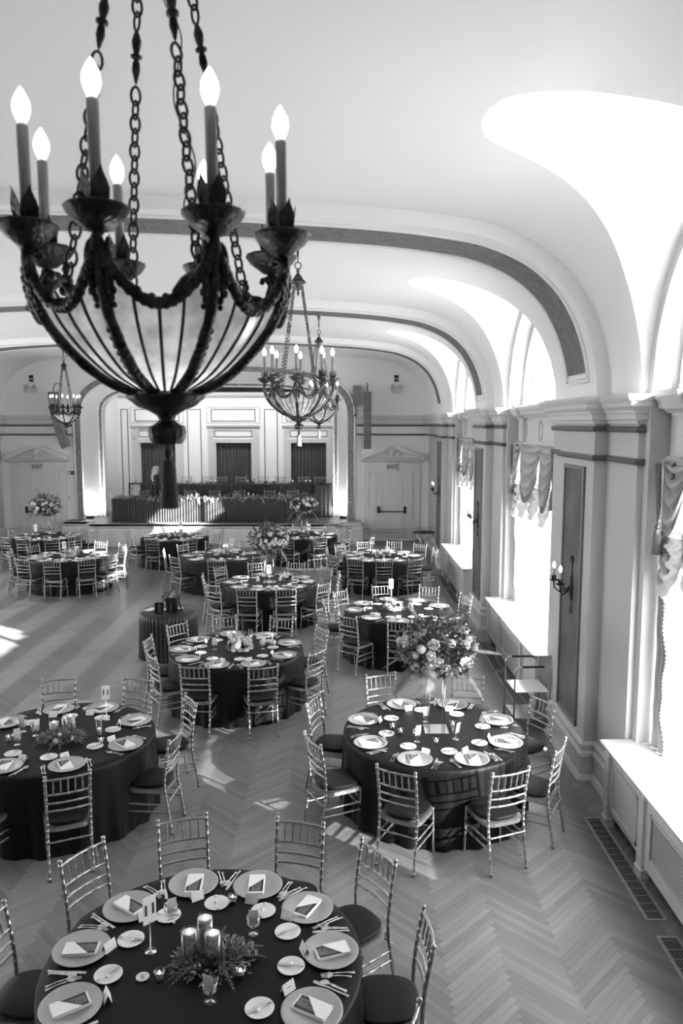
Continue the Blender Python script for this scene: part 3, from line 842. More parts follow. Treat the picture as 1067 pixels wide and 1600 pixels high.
# ================================================================== CHAIRS
def chair_proto(full=True):
    """ballroom chair with bamboo-turned frame; seat centre at the origin, front towards +y"""
    t = thing('banquet_chair' if full else 'ballroom_chair', 'chair', 'chair')
    S = M['silver']; n = 7 if full else 5
    # cushion
    def cush(u, v):
        a = 2 * pi * u; r = math.sin(pi / 2 * min(1, v * 2)) if v < .5 else 1 - .12 * (v - .5) * 2
        c, s_ = math.cos(a), math.sin(a)
        k = (abs(c) ** 3.2 + abs(s_) ** 3.2) ** (-1 / 3.2)
        x = c * k * r; y = s_ * k * r
        w = .195 if y > 0 else .195 - .02 * (-y)
        z = .500 - .022 * (r ** 4) if v < .5 else .478 - .038 * (v - .5) * 2
        return (x * w, y * .195, z)
    a = MB(); a.grid(cush, 28 if full else 18, 10, True, True); a.build('seat_cushion', M['cushion'], t)
    a = MB()
    pr = []
    for i in range(24):
        an = 2 * pi * i / 24; c, s_ = math.cos(an), math.sin(an); k = (abs(c) ** 5 + abs(s_) ** 5) ** (-1 / 5)
        pr.append((c * k * (.20 if s_ > 0 else .195), s_ * k * .20))
    a.prism(pr, 'xy', .405, .442); a.build('seat_frame', S, t)
    # legs
    for s_ in (-1, 1):
        a = MB(); a.bamboo((s_ * .187, .185, 0), (s_ * .180, .175, .43), .0125, .11, n); a.build('front_leg' if False else 'leg', S, t)
        pts = [(s_ * .178, -.255, 0), (s_ * .176, -.215, .25), (s_ * .176, -.188, .45), (s_ * .178, -.205, .68), (s_ * .180, -.245, .915)]
        a = MB()
        P = dense([(p[0], p[1], p[2]) for p in pts], 4)
        rr = []
        PP = []
        for i, p in enumerate(P):
            PP.append(p); rr.append(.0135)
            if full and i < len(P) - 1:
                q = P[i + 1]; mid = tuple((u + v) / 2 for u, v in zip(p, q)); lo = tuple(u * .42 + v * .58 for u, v in zip(p, q)); hi = tuple(u * .58 + v * .42 for u, v in zip(p, q))
                PP += [hi, mid, lo]; rr += [.0125, .0175, .0125]
        a.tube(PP, rr, n); a.ball((s_ * .180, -.245, .925), .017, 8, 6)
        a.build('leg', S, t)
    def backy(z): return -.188 - .057 * max(0, (z - .45) / .465) ** 1.6
    rails = []
    for z in (.895, .752, .672, .600):
        bow = (0, -.022, 0)
        if full:
            a = MB(); a.bamboo((-.178, backy(z), z), (.178, backy(z), z), .0095, .085, n, curve=bow); a.build('rail', S, t)
        else: rails.append(z)
    if not full: a = MB()
    for z in rails: a.bamboo((-.178, backy(z), z), (.178, backy(z), z), .0095, .12, n, curve=(0, -.022, 0))
    for i in range(5):
        x = -.118 + .059 * i; b_ = -.022 * (1 - (x / .178) ** 2)
        if full: a = MB()
        a.bamboo((x, backy(.752) + b_, .752), (x, backy(.895) + b_, .895), .0075, .06, n if full else 4)
        if full: a.build('spindle', S, t)
    if not full: a.build('backrest', S, t)
    st = [((-.185, .185, z), (.185, .185, z)) for z in (.24, .315)] + [((-.177, -.225, z), (.177, -.225, z)) for z in (.33,)]
    for s_ in (-1, 1): st += [((s_ * .185, .183, z), (s_ * .177, -.222, z)) for z in (.215, .29)]
    if not full: a = MB()
    for p, q in st:
        if full: a = MB()
        a.bamboo(p, q, .009, .10, 6 if full else 4)
        if full: a.build('stretcher', S, t)
    if not full: a.build('stretchers', S, t)
    return t
# round tables: name used in the labels, centre, radius, seats (angle, distance of the chair back, turn), full detail?
TABLES = [
 ('nearest round table', (-.81, 4.10), [(3, 1.31, 0), (40, 1.37, -2), (69, 1.36, 7), (107, 1.37, 1), (139, 1.33, 8), (175, 1.31, 0), (209, 1.33, 0), (329, 1.30, 3)]),
 ('left-edge round table', (-2.83, 7.30), [(27, 1.33, 3), (71, 1.35, 4), (111, 1.35, -5), (250, 1.32, 0), (293, 1.28, 1), (345, 1.27, 8)]),
 ('fern-flower round table beside the trolley', (.92, 7.45), [(20, 1.30, 8), (66, 1.31, 16), (111, 1.35, -5), (160, 1.33, 0), (206, 1.35, 1), (249, 1.32, -7), (292, 1.35, -1), (326, 1.30, 4)]),
 ('hydrangea round table', (-1.48, 10.25), [(23, 1.27, 7), (65, 1.25, 9), (107, 1.22, 4), (143, 1.24, -4), (182, 1.22, -5), (218, 1.25, -5), (254, 1.27, 12), (292, 1.33, -6), (332, 1.29, -6)]),
 ('feather-flower centre table', (-1.46, 14.75), [(2, 1.38, 0), (33, 1.33, 6), (70, 1.33, 7), (108, 1.33, 5), (147, 1.30, 0), (186, 1.30, 3), (225, 1.36, 8), (258, 1.38, 5), (288, 1.38, -5), (322, 1.40, 0)]),
 ('radiator-side round table', (.93, 12.48), [(20, 1.26, 4), (61, 1.28, 9), (101, 1.25, 2), (143, 1.25, -3), (182, 1.27, 3), (229, 1.34, 2), (266, 1.30, -2), (305, 1.30, -6)]),
 ('round table left of centre', (-2.9, 17.75), [(25, 1.33, 3), (71, 1.33, 0), (108, 1.33, -5), (146, 1.28, 0), (186, 1.33, 4), (228, 1.33, 0), (275, 1.40, 4), (317, 1.40, -6)]),
 ('right exit-door round table', (.91, 17.72), [(1, 1.25, 8), (40, 1.27, 12), (74, 1.29, 14), (109, 1.28, 4), (142, 1.29, -3), (176, 1.32, 0), (210, 1.38, 5), (241, 1.38, 10), (269, 1.42, 8), (298, 1.42, -1)]),
 ('right stage-end round table', (-1.1, 21.05), [(18, 1.33, 3), (59, 1.33, 6), (100, 1.33, 0), (140, 1.33, -4), (216, 1.33, 4), (253, 1.33, 0), (291, 1.40, 5), (326, 1.42, -7)]),
 ('lit stage-front round table', (-4.65, 20.75), [(20, 1.33, 0), (60, 1.33, 4), (100, 1.33, 0), (138, 1.33, 3), (178, 1.33, -3), (224, 1.33, 5), (257, 1.36, 8), (299, 1.38, -4), (340, 1.33, 0)]),
 ('sunlit left round table', (-6.46, 17.68), [(2, 1.33, 10), (38, 1.30, 4), (74, 1.30, -3), (112, 1.30, 0), (150, 1.30, 2), (184, 1.36, 5), (211, 1.33, 0), (243, 1.35, 8), (274, 1.37, -2), (305, 1.40, -8), (333, 1.36, 6)]),
 ('left exit-door round table', (-8.2, 20.85), [(-8, 1.33, 0), (25, 1.33, 4), (62, 1.33, 3), (107, 1.33, 0), (155, 1.33, 2), (200, 1.33, 0), (238, 1.33, 5), (266, 1.40, 2), (296, 1.38, 0), (322, 1.36, -6)]),
]
def clock(deg):
    """where the seat is, read like a clock face with twelve farthest from the camera"""
    h = ((90 - deg) / 30) % 12
    hh = int(round(h * 4)) / 4; H = int(hh) % 12; q = hh - int(hh)
    names = ['twelve', 'one', 'two', 'three', 'four', 'five', 'six', 'seven', 'eight', 'nine', 'ten', 'eleven']
    if q == 0: return names[H] + " o'clock"
    if q == .25: return 'quarter past ' + names[H]
    if q == .5: return 'half past ' + names[H]
    return 'quarter to ' + names[(H + 1) % 12]
def seat_word(ti, ang): return '%s seat, %s' % (clock(ang), TABLES[ti][0])
CHF = Kind(chair_proto(True)); CHS = Kind(chair_proto(False))
# ================================================================== TABLES
def cloth_table(r, h, folds, amp, seed, n=160):
    q = random.Random(seed); ph = [q.uniform(0, 6.28) for _ in range(5)]
    mb = MB()
    def fn(u, v):
        a = 2 * pi * u
        if v < .30: rr = r * (v / .30) * .985; return (rr * math.cos(a), rr * math.sin(a), h)
        if v < .36:
            t = (v - .30) / .06; rr = r * (.985 + .015 * math.sin(t * pi / 2)); return (rr * math.cos(a), rr * math.sin(a), h - .014 * (1 - math.cos(t * pi / 2)))
        t = (v - .36) / .64
        w = (math.sin(folds * a + ph[0] + .8 * math.sin(3 * a + ph[1])) * .7 + .35 * math.sin((folds * 2 - 3) * a + ph[2]))
        w = math.copysign(abs(w) ** .8, w)
        rr = r + amp * t ** .8 * (w + .45) + .006 * t
        z = h - .014 - (h - .020) * t
        return (rr * math.cos(a), rr * math.sin(a), max(.004, z))
    mb.grid(fn, n, 26, True, True)
    return mb
for ti, (nm, (x, y), seats) in enumerate(TABLES):
    mb = cloth_table(.92, .76, 17 + ti % 4, .027, ti, 200 if ti < 6 else 120)
    o = mb.build('banquet_table', M['cloth'], None, (x, y, 0))
    tag(o, 'round table under a floor-length black cloth, the ' + nm, 'table', 'round banquet tables')
    for (ang, r, tw) in seats:
        a = math.radians(ang); px, py = x + r * math.cos(a), y + r * math.sin(a)
        face = a + pi + math.radians(tw); fx, fy = math.cos(face), math.sin(face)
        K = CHF if ti < 6 else CHS
        K.place((px + fx * .245, py + fy * .245, 0), face - pi / 2, 'silver chair with black cushion, ' + seat_word(ti, ang), 'chairs around the round tables')
# ================================================================== PLACE SETTINGS
def kind(fn): return Kind(fn())
def p_charger():
    a = MB(); a.lathe([(0, .006), (.098, .006), (.104, .009), (.112, .012), (.150, .017), (.164, .0195), (.166, .018), (.150, .012), (.105, .001), (0, .0)], 40)
    o = a.build('charger_plate', M['charger']); return tag(o, 'c', 'charger plate')
def p_bread():
    a = MB(); a.lathe([(0, .005), (.046, .005), (.054, .008), (.078, .014), (.080, .013), (.055, .004), (.046, 0), (0, 0)], 28)
    o = a.build('bread_plate', M['china']); tag(o, 'c', 'bread plate')
    b = MB(); b.ball((.006, -.014, .011), .013, 10, 7, (1, 1, .75), .06, 3); b.build('butter_curl', M['wax'], o); return o
def blade(mb, L, w, kind_):
    """cutlery lying along +y from the handle end at y=-L/2"""
    N = 24
    def width(t):
        if t < .55: return w * (.62 - .38 * math.sin(pi * min(1, t / .55) * .9) + .12 * (t < .1))
        if kind_ == 'knife': return w * (.5 + .45 * math.sin((t - .55) / .45 * pi * .78))
        if kind_ == 'spoon': return w * (.25 + 1.35 * math.sin(pi * max(0, min(1, (t - .66) / .34))) ** .7) if t > .66 else w * .22
        return w * (.25 + .95 * min(1, (t - .62) / .12)) if t > .62 else w * .22
    def fn(u, v):
        ww = width(v); zz = .006 + .012 * math.sin(pi * v) * (.7 if kind_ != 'knife' else .15)
        return ((u - .5) * 2 * ww, (v - .5) * L, zz + .002 * math.sin(pi * u))
    if kind_ != 'fork':
        mb.grid(fn, 3, N)
        mb.grid(lambda u, v: (fn(u, v)[0], fn(u, v)[1], .002 + .5 * (fn(.5, v)[2] - .008)), 1, N)
    else:
        mb.grid(lambda u, v: fn(u, v * .80), 3, N)
        for k in range(4):
            x = (-.75 + .5 * k) * w * 1.0
            mb.box(x - .0013, x + .0013, L * .29, L * .5, .008, .011)
def p_cut(kind_, L, w, nm):
    a = MB(); blade(a, L, w, kind_); o = a.build(nm, M['cutlery']); return tag(o, 'c', nm.replace('_', ' '))
def p_napkin():
    a = MB()
    a.bevbox(-.054, .054, -.102, .102, 0, .009, .004); a.bevbox(-.052, .052, -.100, .101, .0085, .014, .003)
    o = a.build('folded_napkin', M['linen']); tag(o, 'c', 'napkin')
    b = MB(); b.add([(-.053, -.099, .0185), (.053, -.099, .0185), (.053, .052, .0195), (-.053, -.055, .0195), (-.053, -.099, .014), (.053, -.099, .014), (.053, .052, .016), (-.053, -.055, .016)],
          [(0, 1, 2, 3), (0, 4, 5, 1), (1, 5, 6, 2), (2, 6, 7, 3), (3, 7, 4, 0)]); b.build('diagonal_flap', M['linen'], o); return o
def p_menu():
    a = MB(); a.box(-.046, .046, -.085, .088, 0, .0015); o = a.build('menu_card', M['menu']); return tag(o, 'c', 'menu card')
def p_placecard():
    a = MB(); a.add([(-.042, -.022, 0), (.042, -.022, 0), (.042, .0, .055), (-.042, .0, .055), (-.042, .022, 0), (.042, .022, 0)], [(0, 1, 2, 3), (3, 2, 5, 4)])
    a.add([(-.041, -.020, 0), (.041, -.020, 0), (.041, .0, .053), (-.041, .0, .053), (-.041, .020, 0), (.041, .020, 0)], [(0, 1, 2, 3), (3, 2, 5, 4)])
    o = a.build('place_card', M['card']); tag(o, 'c', 'place card')
    b = MB(); b.box(-.012, .012, -.0135, -.011, .028, .031, mtx=None); b.build('name_line', M['exitink'], o); return o
KP = dict(charger=kind(p_charger), bread=kind(p_bread), napkin=kind(p_napkin), menu=kind(p_menu), card=kind(p_placecard),
          fork=Kind(p_cut('fork', .195, .0125, 'dinner_fork')), sfork=Kind(p_cut('fork', .17, .0115, 'salad_fork')), knife=Kind(p_cut('knife', .225, .011, 'dinner_knife')),
          spoon=Kind(p_cut('spoon', .165, .0135, 'teaspoon')), spoon2=Kind(p_cut('spoon', .185, .015, 'soup_spoon')), bk=Kind(p_cut('knife', .15, .009, 'butter_knife')))
TH = .760
CUTANG = {0: [5, 39, 72, 106, 140, 174, 209, 329], 1: [29, 74, 112, 155, 250, 294, 342], 2: [20, 67, 112, 161, 206, 250, 292, 335], 3: [20, 62, 105, 146, 185, 221, 258, 295, 335]}
for ti, (nm, (x, y), seats) in enumerate(TABLES):
    near = ti < 4
    angs = CUTANG.get(ti) or [s[0] for s in seats]
    if ti in (4,): angs = [s[0] for s in seats]
    q = random.Random(100 + ti)
    for ang in angs:
        w = seat_word(ti, ang)
        a0 = math.radians(ang); dx, dy = math.cos(a0), math.sin(a0); lx, ly = math.sin(a0), -math.cos(a0)   # l: the diner's left
        ori = a0 + pi / 2          # local +y points to the table centre
        def P(rad, left, z=TH): return (x + dx * rad + lx * left, y + dy * rad + ly * left, z)
        gs = 'place settings on the round tables'
        j = lambda s_: q.uniform(-s_, s_)
        KP['charger'].place(P(.745 + j(.012), j(.01)), 0, 'silver charger plate, ' + w, 'charger plates')
        rot = ori + j(.45)
        c = P(.745, j(.01), TH + .0065)
        KP['napkin'].place(c, rot, 'folded white napkin on the charger, ' + w, 'folded napkins')
        KP['menu'].place((c[0], c[1], c[2] + .0145), rot, 'dark menu card in the napkin, ' + w, 'menu cards')
        KP['card'].place(P(.575 + j(.02), -.01 + j(.05)), a0 + pi / 2 + j(.5), 'white folded place card, ' + w, 'place cards')
        bp = P(.50 + j(.02), .13 + j(.03)); KP['bread'].place(bp, q.uniform(0, 6), 'small white bread plate, ' + w, 'bread plates')
        if near or ti < 6:
            KP['bk'].place((bp[0], bp[1], bp[2] + .012), ori + .6 + j(.9), 'butter knife on the bread plate, ' + w, 'butter knives')
        KP['fork'].place(P(.755 + j(.01), .186), ori + j(.05), 'dinner fork, ' + w, 'dinner forks')
        KP['knife'].place(P(.755 + j(.01), -.184), ori + j(.05), 'dinner knife, ' + w, 'dinner knives')
        if ti < 6: KP['spoon'].place(P(.765 + j(.015), -.206), ori + j(.06), 'teaspoon, ' + w, 'teaspoons')
        if ti < 5:
            KP['sfork'].place(P(.765 + j(.015), .208), ori + j(.06), 'outer salad fork, ' + w, 'salad forks')
        if ti == 2: KP['spoon2'].place(P(.775 + j(.01), -.230), ori + j(.06), 'outermost soup spoon, ' + w, 'soup spoons')

# ================================================================== FLOWERS AND CENTREPIECES
def frond(mb, p0, d, L, w, n, droop, wide=.015, spread=.75):
    d = Vector(d).normalized(); side = d.cross(Vector((0, 0, 1)))
    side = side.normalized() if side.length > .05 else Vector((1, 0, 0))
    pts = []; p = Vector(p0); dd = d.copy()
    for i in range(n + 1):
        pts.append(p.copy()); p = p + dd * (L / n); dd = (dd + Vector((0, 0, -droop / n))).normalized()
    mb.tube([tuple(a) for a in pts], [.004 - .003 * i / n for i in range(n + 1)], 4)
    for i in range(1, n + 1):
        t = i / n; l = w * math.sin(pi * min(1, .12 + t * .86)) ** .6
        tang = (pts[i] - pts[i - 1]).normalized(); up = side.cross(tang)
        for s_ in (-1, 1):
            tip = pts[i] + (side * s_ * spread + tang * (1 - spread * .5)).normalized() * l - up * .15 * l
            q = tang * wide
            mb.add([pts[i] - q * .6, pts[i] + q * .6, (pts[i] + tip) / 2 + q * .8, tip, (pts[i] + tip) / 2 - q * .5], [(0, 1, 2, 3, 4)])
def leaves(mb, c, r, n, seed, size=.04, sq=(1, 1, .7), aspect=.38, lo=-1):
    q = random.Random(seed)
    for _ in range(n):
        while True:
            v = Vector((q.uniform(-1, 1), q.uniform(-1, 1), q.uniform(lo, 1)))
            if .15 < v.length < 1: break
        p = Vector((c[0] + v.x * r * sq[0], c[1] + v.y * r * sq[1], c[2] + v.z * r * sq[2]))
        d = (v.normalized() + Vector((q.uniform(-.6, .6), q.uniform(-.6, .6), q.uniform(-.5, .5)))).normalized()
        s_ = d.cross(Vector((q.uniform(-1, 1), q.uniform(-1, 1), 1))).normalized() * size * aspect; l = size * q.uniform(.7, 1.3)
        mb.add([p, p + d * l * .4 + s_, p + d * l, p + d * l * .4 - s_], [(0, 1, 2, 3)])
def bloom_mesh(R, seed, kind_):
    q = random.Random(seed); mb = MB()
    if kind_ == 'cluster':          # hydrangea head: florets of four petals over a dome
        mb.ball((0, 0, 0), R * .80, 12, 8)
        N = 46
        for i in range(N):
            z = 1 - 1.5 * (i + .5) / N; an = i * 2.39996; s_ = math.sqrt(max(0, 1 - z * z))
            n_ = Vector((s_ * math.cos(an), s_ * math.sin(an), z)); u = n_.orthogonal().normalized(); w = n_.cross(u); c = n_ * R * q.uniform(.84, .98); f = R * .21
            t0 = q.uniform(0, 1.5)
            for k in range(4):
                a0 = t0 + k * pi / 2; d = u * math.cos(a0) + w * math.sin(a0); e = u * -math.sin(a0) + w * math.cos(a0)
                mb.add([c, c + d * f * .6 + e * f * .5 + n_ * f * .15, c + d * f * 1.15 + n_ * f * .05, c + d * f * .6 - e * f * .5 + n_ * f * .15], [(0, 1, 2, 3)], True)
        return mb
    mb.ball((0, 0, -.1 * R), R * .50, 10, 7, (1, 1, 1.1))
    for (n_, tilt, sc, off) in ((3, .25, .62, .30), (5, .65, .85, .45), (6, 1.05, 1.0, .50)):
        ph = q.uniform(0, 6)
        for k in range(n_):
            a0 = ph + 2 * pi * k / n_ + q.uniform(-.15, .15); ca, sa = math.cos(a0), math.sin(a0)
            def fn(u, v):
                x = (u - .5) * 2; wv = R * sc * .62 * math.sin(pi * (.12 + .70 * v)) * x
                tl = tilt + .55 * v * v; rad = R * (.16 + off * .25) + R * sc * .85 * v * math.sin(tl) - R * .16 * x * x
                zz = -R * .45 + R * sc * 1.25 * v * math.cos(tl * .8) + .05 * R * math.sin(x * 5 + k)
                return (rad * ca - wv * sa, rad * sa + wv * ca, zz)
            mb.grid(fn, 5, 5)
    return mb
BL = [bloom_mesh(1.0, s_, k_).mesh('bloom', M['petal2' if s_ == 3 else 'petal']) for s_, k_ in enumerate(('cluster', 'rose', 'rose', 'rose'))]
def put_mesh(me, name, parent, loc, sc, rot=(0, 0, 0)):
    o = bpy.data.objects.new(name, me); COL.objects.link(o); o.parent = parent; o.location = loc; o.scale = (sc,) * 3; o.rotation_euler = rot; return o
def blooms(root, c, rad, n, seed, smin, smax, sq=(1, 1, .55), front=0.0):
    q = random.Random(seed); pts = []
    for i in range(n * 40):
        if len(pts) >= n: break
        v = Vector((q.gauss(0, 1), q.gauss(0, 1) - front, q.gauss(0, 1))).normalized()
        p = Vector((c[0] + v.x * rad * sq[0], c[1] + v.y * rad * sq[1], c[2] + v.z * rad * sq[2])) ; s_ = q.uniform(smin, smax)
        if any((p - a).length < (s_ + b) * .72 for a, b in pts): continue
        pts.append((p, s_))
        e = v.to_track_quat('Z', 'Y').to_euler()
        put_mesh(BL[q.choice([0, 0, 1, 3, 1, 2])], 'bloom', root, p, s_, e)
def tall_arrangement(x, y, seed, label, base=TH, fr=None):
    t = thing('flower_arrangement', label, 'flower arrangement', (x, y, base), 0, 'tall flower arrangements')
    a = MB()
    for sx in (-.075, .075):
        for sy in (-.075, .075): a.tube([(sx, sy, 0), (sx, sy, .58)], .005, 6)
    a.box(-.12, .12, -.12, .12, 0, .006); a.box(-.09, .09, -.09, .09, .575, .583)
    a.build('stand', M['chrome'], t)
    a = MB(); a.lathe([(.05, .58), (.09, .60), (.10, .66), (.08, .70)], 14); a.build('bowl', M['leaf'], t)
    a = MB(); leaves(a, (0, 0, .87), .38, 1100, seed, .055, (1.08, .95, .80)); leaves(a, (0, 0, .80), .25, 260, seed + 5, .07, (1, 1, .6))
    o = a.build('foliage', M['leaf'], t); o['kind'] = 'stuff'
    q = random.Random(seed)
    for (dx, dy, dz, L, w, dr) in (fr or [(-.9, -.4, -.45, .52, .13, .9), (-.35, -.9, -.35, .50, .14, 1.3), (.95, -.2, .35, .52, .11, .6), (.8, -.5, -.5, .56, .07, .8), (-.4, .2, 1, .56, .08, .2), (.55, .3, 1, .48, .09, .2), (-.95, .3, -.1, .50, .10, .8), (.9, .5, -.2, .36, .1, .8)]):
        a = MB(); frond(a, (dx * .12, dy * .12, .80), (dx, dy, dz), L, w, 22, dr); a.build('fern_frond', M['leaf' if q.random() < .5 else 'leaf2'], t)
    a = MB()
    for i in range(7):
        an = q.uniform(0, 6.28); frond(a, (0, 0, .85), (math.cos(an), math.sin(an), q.uniform(-.2, 1.0)), .44, .03, 16, .5, .010, .5)
    o = a.build('sprigs', M['leaf2'], t); o['kind'] = 'stuff'
    blooms(t, (0, 0, .86), .37, 52, seed + 1, .030, .064, (1.05, .95, .60), .35)
    return t
tall_arrangement(.94, 7.47, 11, 'largest and nearest tall arrangement, pale blooms and ferns on a slim metal stand')
tall_arrangement(-1.46, 14.75, 21, 'tall arrangement of white blooms with upright feathers, in the middle of the hall', fr=[(-.12, 0, 1, .50, .012, .0), (.35, 0, 1, .46, .05, .1), (.8, -.3, -.6, .40, .10, .8), (-.8, -.3, -.1, .30, .06, .8), (.9, .2, -.2, .34, .09, .8), (-.5, .6, .3, .34, .09, .8)])
tall_arrangement(-1.1, 21.05, 31, 'tall arrangement of white blooms before the right end of the stage')
tall_arrangement(-8.22, 20.85, 41, 'tall dark leafy arrangement of blooms before the left exit door')
def candle_vase(h, water):
    water += .015
    t = thing('cylinder_vase', 'v', 'vase')
    a = MB(); a.lathe([(0, 0), (.045, 0), (.047, .004), (.047, h), (.0445, h), (.0445, .006), (0, .006)], 24, cap=False); a.build('glass', M['glass'], t)
    a = MB(); a.lathe([(0, .007), (.043, .007), (.0435, water), (0, water)], 20, rad=lambda r, z, an, k: r); a.build('petals_in_water', M['water'], t)
    a = MB(); a.lathe([(0, water - .01), (.030, water - .008), (.042, water + .006), (.041, water + .024), (.010, water + .026), (0, water + .020)], 20)
    c = a.build('floating_candle', M['wax'], t); b = MB(); b.ball((0, 0, water + .032), .007, 8, 6, (1, 1, 1.7)); b.build('flame', M['flame'], c)
    return t
KV1 = Kind(candle_vase(.15, .10)); KV2 = Kind(candle_vase(.20, .15)); KV3 = Kind(candle_vase(.27, .07))
def p_votive():
    a = MB(); a.lathe([(0, 0), (.020, 0), (.024, .02), (.021, .03), (.031, .062), (.029, .062), (.018, .03), (0, .026)], 16); t = a.build('votive_holder', M['crystal']); tag(t, 'v', 'votive holder')
    b = MB(); b.lathe([(0, .028), (.020, .030), (.021, .045), (0, .046)], 12); c = b.build('candle', M['wax'], t); d = MB(); d.ball((0, 0, .056), .005, 7, 5, (1, 1, 1.8)); d.build('flame', M['flame'], c); return t
def p_goblet():
    a = MB(); a.lathe([(0, 0), (.032, .001), (.034, .004), (.008, .010), (.006, .035), (.012, .045), (.032, .055), (.042, .075), (.043, .105), (.040, .118), (.038, .117), (.040, .10), (.036, .078), (.012, .055), (0, .053)], 20); t = a.build('crystal_goblet', M['crystal']); tag(t, 'g', 'goblet')
    b = MB(); b.box(-.028, .028, -.001, .001, .07, .18, mtx=Matrix.Rotation(.18, 4, 'X')); b.build('note_card', M['card'], t); return t
KVO = Kind(p_votive()); KGO = Kind(p_goblet())
def greenery(x, y, r, n, seed, label, cat, mname='leaf2', sq=(1, .8, .28), nb=0, bs=(.02, .035), brad=None, size=.045, fronds=8):
    t = thing('table_centrepiece', label, cat, (x, y, TH), 0, 'centrepieces on the round tables')
    a = MB(); leaves(a, (0, 0, .015), r, int(n * 1.9), seed, size * .75, sq, .22, 0); o = a.build('foliage', M[mname], t); o['kind'] = 'stuff'
    q = random.Random(seed); a = MB()
    for i in range(fronds):
        an = q.uniform(0, 6.28); frond(a, (0, 0, .04), (math.cos(an), math.sin(an), .25), r * 1.25, .035, 12, .7, .009, .55)
    o = a.build('sprigs', M['leaf'], t); o['kind'] = 'stuff'
    if nb: blooms(t, (0, 0, .05), brad or r * .7, nb, seed + 3, bs[0], bs[1], (1, 1, .55))
    return t
def number_sign(x, y, txt, h, label, rz, tall=.12, base=TH):
    t = thing('table_number_sign', label, 'table sign', (x, y, base), rz, 'table number signs')
    a = MB(); a.lathe([(0, 0), (.035, 0), (.035, .004), (.004, .007), (.003, h - .01), (0, h)], 12); a.build('stand', M['chrome'], t)
    a = MB(); a.box(-.042, .042, -.002, .002, h - .02, h - .02 + tall); a.build('card', M['card'], t)
    text_obj('number', txt, tall * .55, M['exitink'], t, (0, -.0035, h - .02 + tall / 2), .0006)
    return t
# nearest table
cx, cy_ = TABLES[0][1]
greenery(cx + .06, cy_ - .02, .24, 420, 3, 'low leafy wreath round the three vases on the nearest round table', 'centrepiece')
for k, (dx, dy, K) in enumerate([(-.08, -.02, KV2), (.055, -.03, KV2), (-.012, .105, KV2)]):
    K.place((cx + dx, cy_ + dy, TH), k, 'glass cylinder with floating candle, %s of three on the nearest round table' % ['left', 'right', 'rear'][k], 'floating-candle vases')
for k, (px, py) in enumerate([(-1.08, 4.44), (-.55, 4.33), (-.72, 3.78)]):
    KGO.place((px, py, TH), .5 - .4 * k, 'crystal goblet holding a card, %s one on the nearest round table' % ['back left', 'right', 'front'][k], 'crystal goblets')
for k, (px, py) in enumerate([(-.72, 4.62), (-.58, 3.95), (-1.03, 3.93)]):
    KVO.place((px, py, TH), 0, 'small crystal votive, %s one on the nearest round table' % ['back', 'right', 'left'][k], 'votives')
number_sign(-1.14, 4.17, '11', .20, 'tall narrow number card on a stand, left on the nearest round table', .75, .17)
a = MB(); a.lathe([(0, .004), (.03, .005), (.038, .012), (.034, .012), (.028, .008), (0, .008)], 20); o = a.build('small_dish', M['china'], None, (-1.13, 3.95, TH)); tag(o, 'tiny white dish with a rosebud beside the left votive on the nearest round table', 'dish')
put_mesh(BL[0], 'rosebud', o, (0, 0, .012), .013)
t = thing('card_holder', 'small black card holder right of the centrepiece on the nearest round table', 'card holder', (-.53, 4.12, TH), .1)
a = MB(); a.bevbox(-.03, .03, -.02, .02, 0, .05, .004); a.build('block', M['blackmetal'], t); a = MB(); a.box(-.006, .006, -.003, .003, .05, .10); a.box(-.025, -.012, -.024, -.02, .03, .06); a.box(.012, .025, -.024, -.02, .03, .06); a.build('clip', M['china'], t)
# table cut by the left edge
cx, cy_ = TABLES[1][1]
greenery(cx + .05, cy_ - .10, .24, 380, 5, 'low wreath of leaves and small pale blooms on the left-edge round table', 'centrepiece', 'leaf2', nb=12, bs=(.018, .032))
for k, (dx, dy, K) in enumerate([(-.06, .0, KV1), (.09, .04, KV2), (.02, .12, KV1)]):
    K.place((cx + dx, cy_ + dy, TH), k, 'glass cylinder with floating candle, %s of three on the left-edge round table' % ['left', 'right', 'rear'][k], 'floating-candle vases')
KV3.place((cx + .38, cy_ + .02, TH), 0, 'glass hurricane with dark petals beside the three vases on the left-edge round table', 'floating-candle vases', scale=.62)
for k, (dx, dy) in enumerate([(-.42, .10), (-.34, -.22), (-.25, .0)]):
    KGO.place((cx + dx, cy_ + dy, TH), .5 * k, 'crystal goblet holding a card, %s one on the left-edge round table' % ['far', 'near', 'middle'][k], 'crystal goblets')
for k, (dx, dy) in enumerate([(-.46, -.14), (.47, -.20)]):
    KVO.place((cx + dx, cy_ + dy, TH), 0, 'small crystal votive, %s one on the left-edge round table' % ['left', 'right'][k], 'votives')
number_sign(cx + .33, cy_ + .42, '11', .24, 'number card on a thin stand at the back of the left-edge round table', .25, .15)
# tall flower table
cx, cy_ = TABLES[2][1]
for k, (dx, dy) in enumerate([(-.06, .22), (-.20, -.28), (.19, -.22)]):
    KGO.place((cx + dx, cy_ + dy, TH), .4 * k, 'crystal goblet holding a card, %s one under the nearest tall flowers' % ['rear', 'left', 'right'][k], 'crystal goblets')
for k, (dx, dy) in enumerate([(-.42, .02), (-.35, -.10), (-.02, -.34), (.20, .08)]):
    KVO.place((cx + dx, cy_ + dy, TH), 0, 'small crystal votive, %s one under the nearest tall flowers' % ['far left', 'left', 'front', 'right'][k], 'votives')
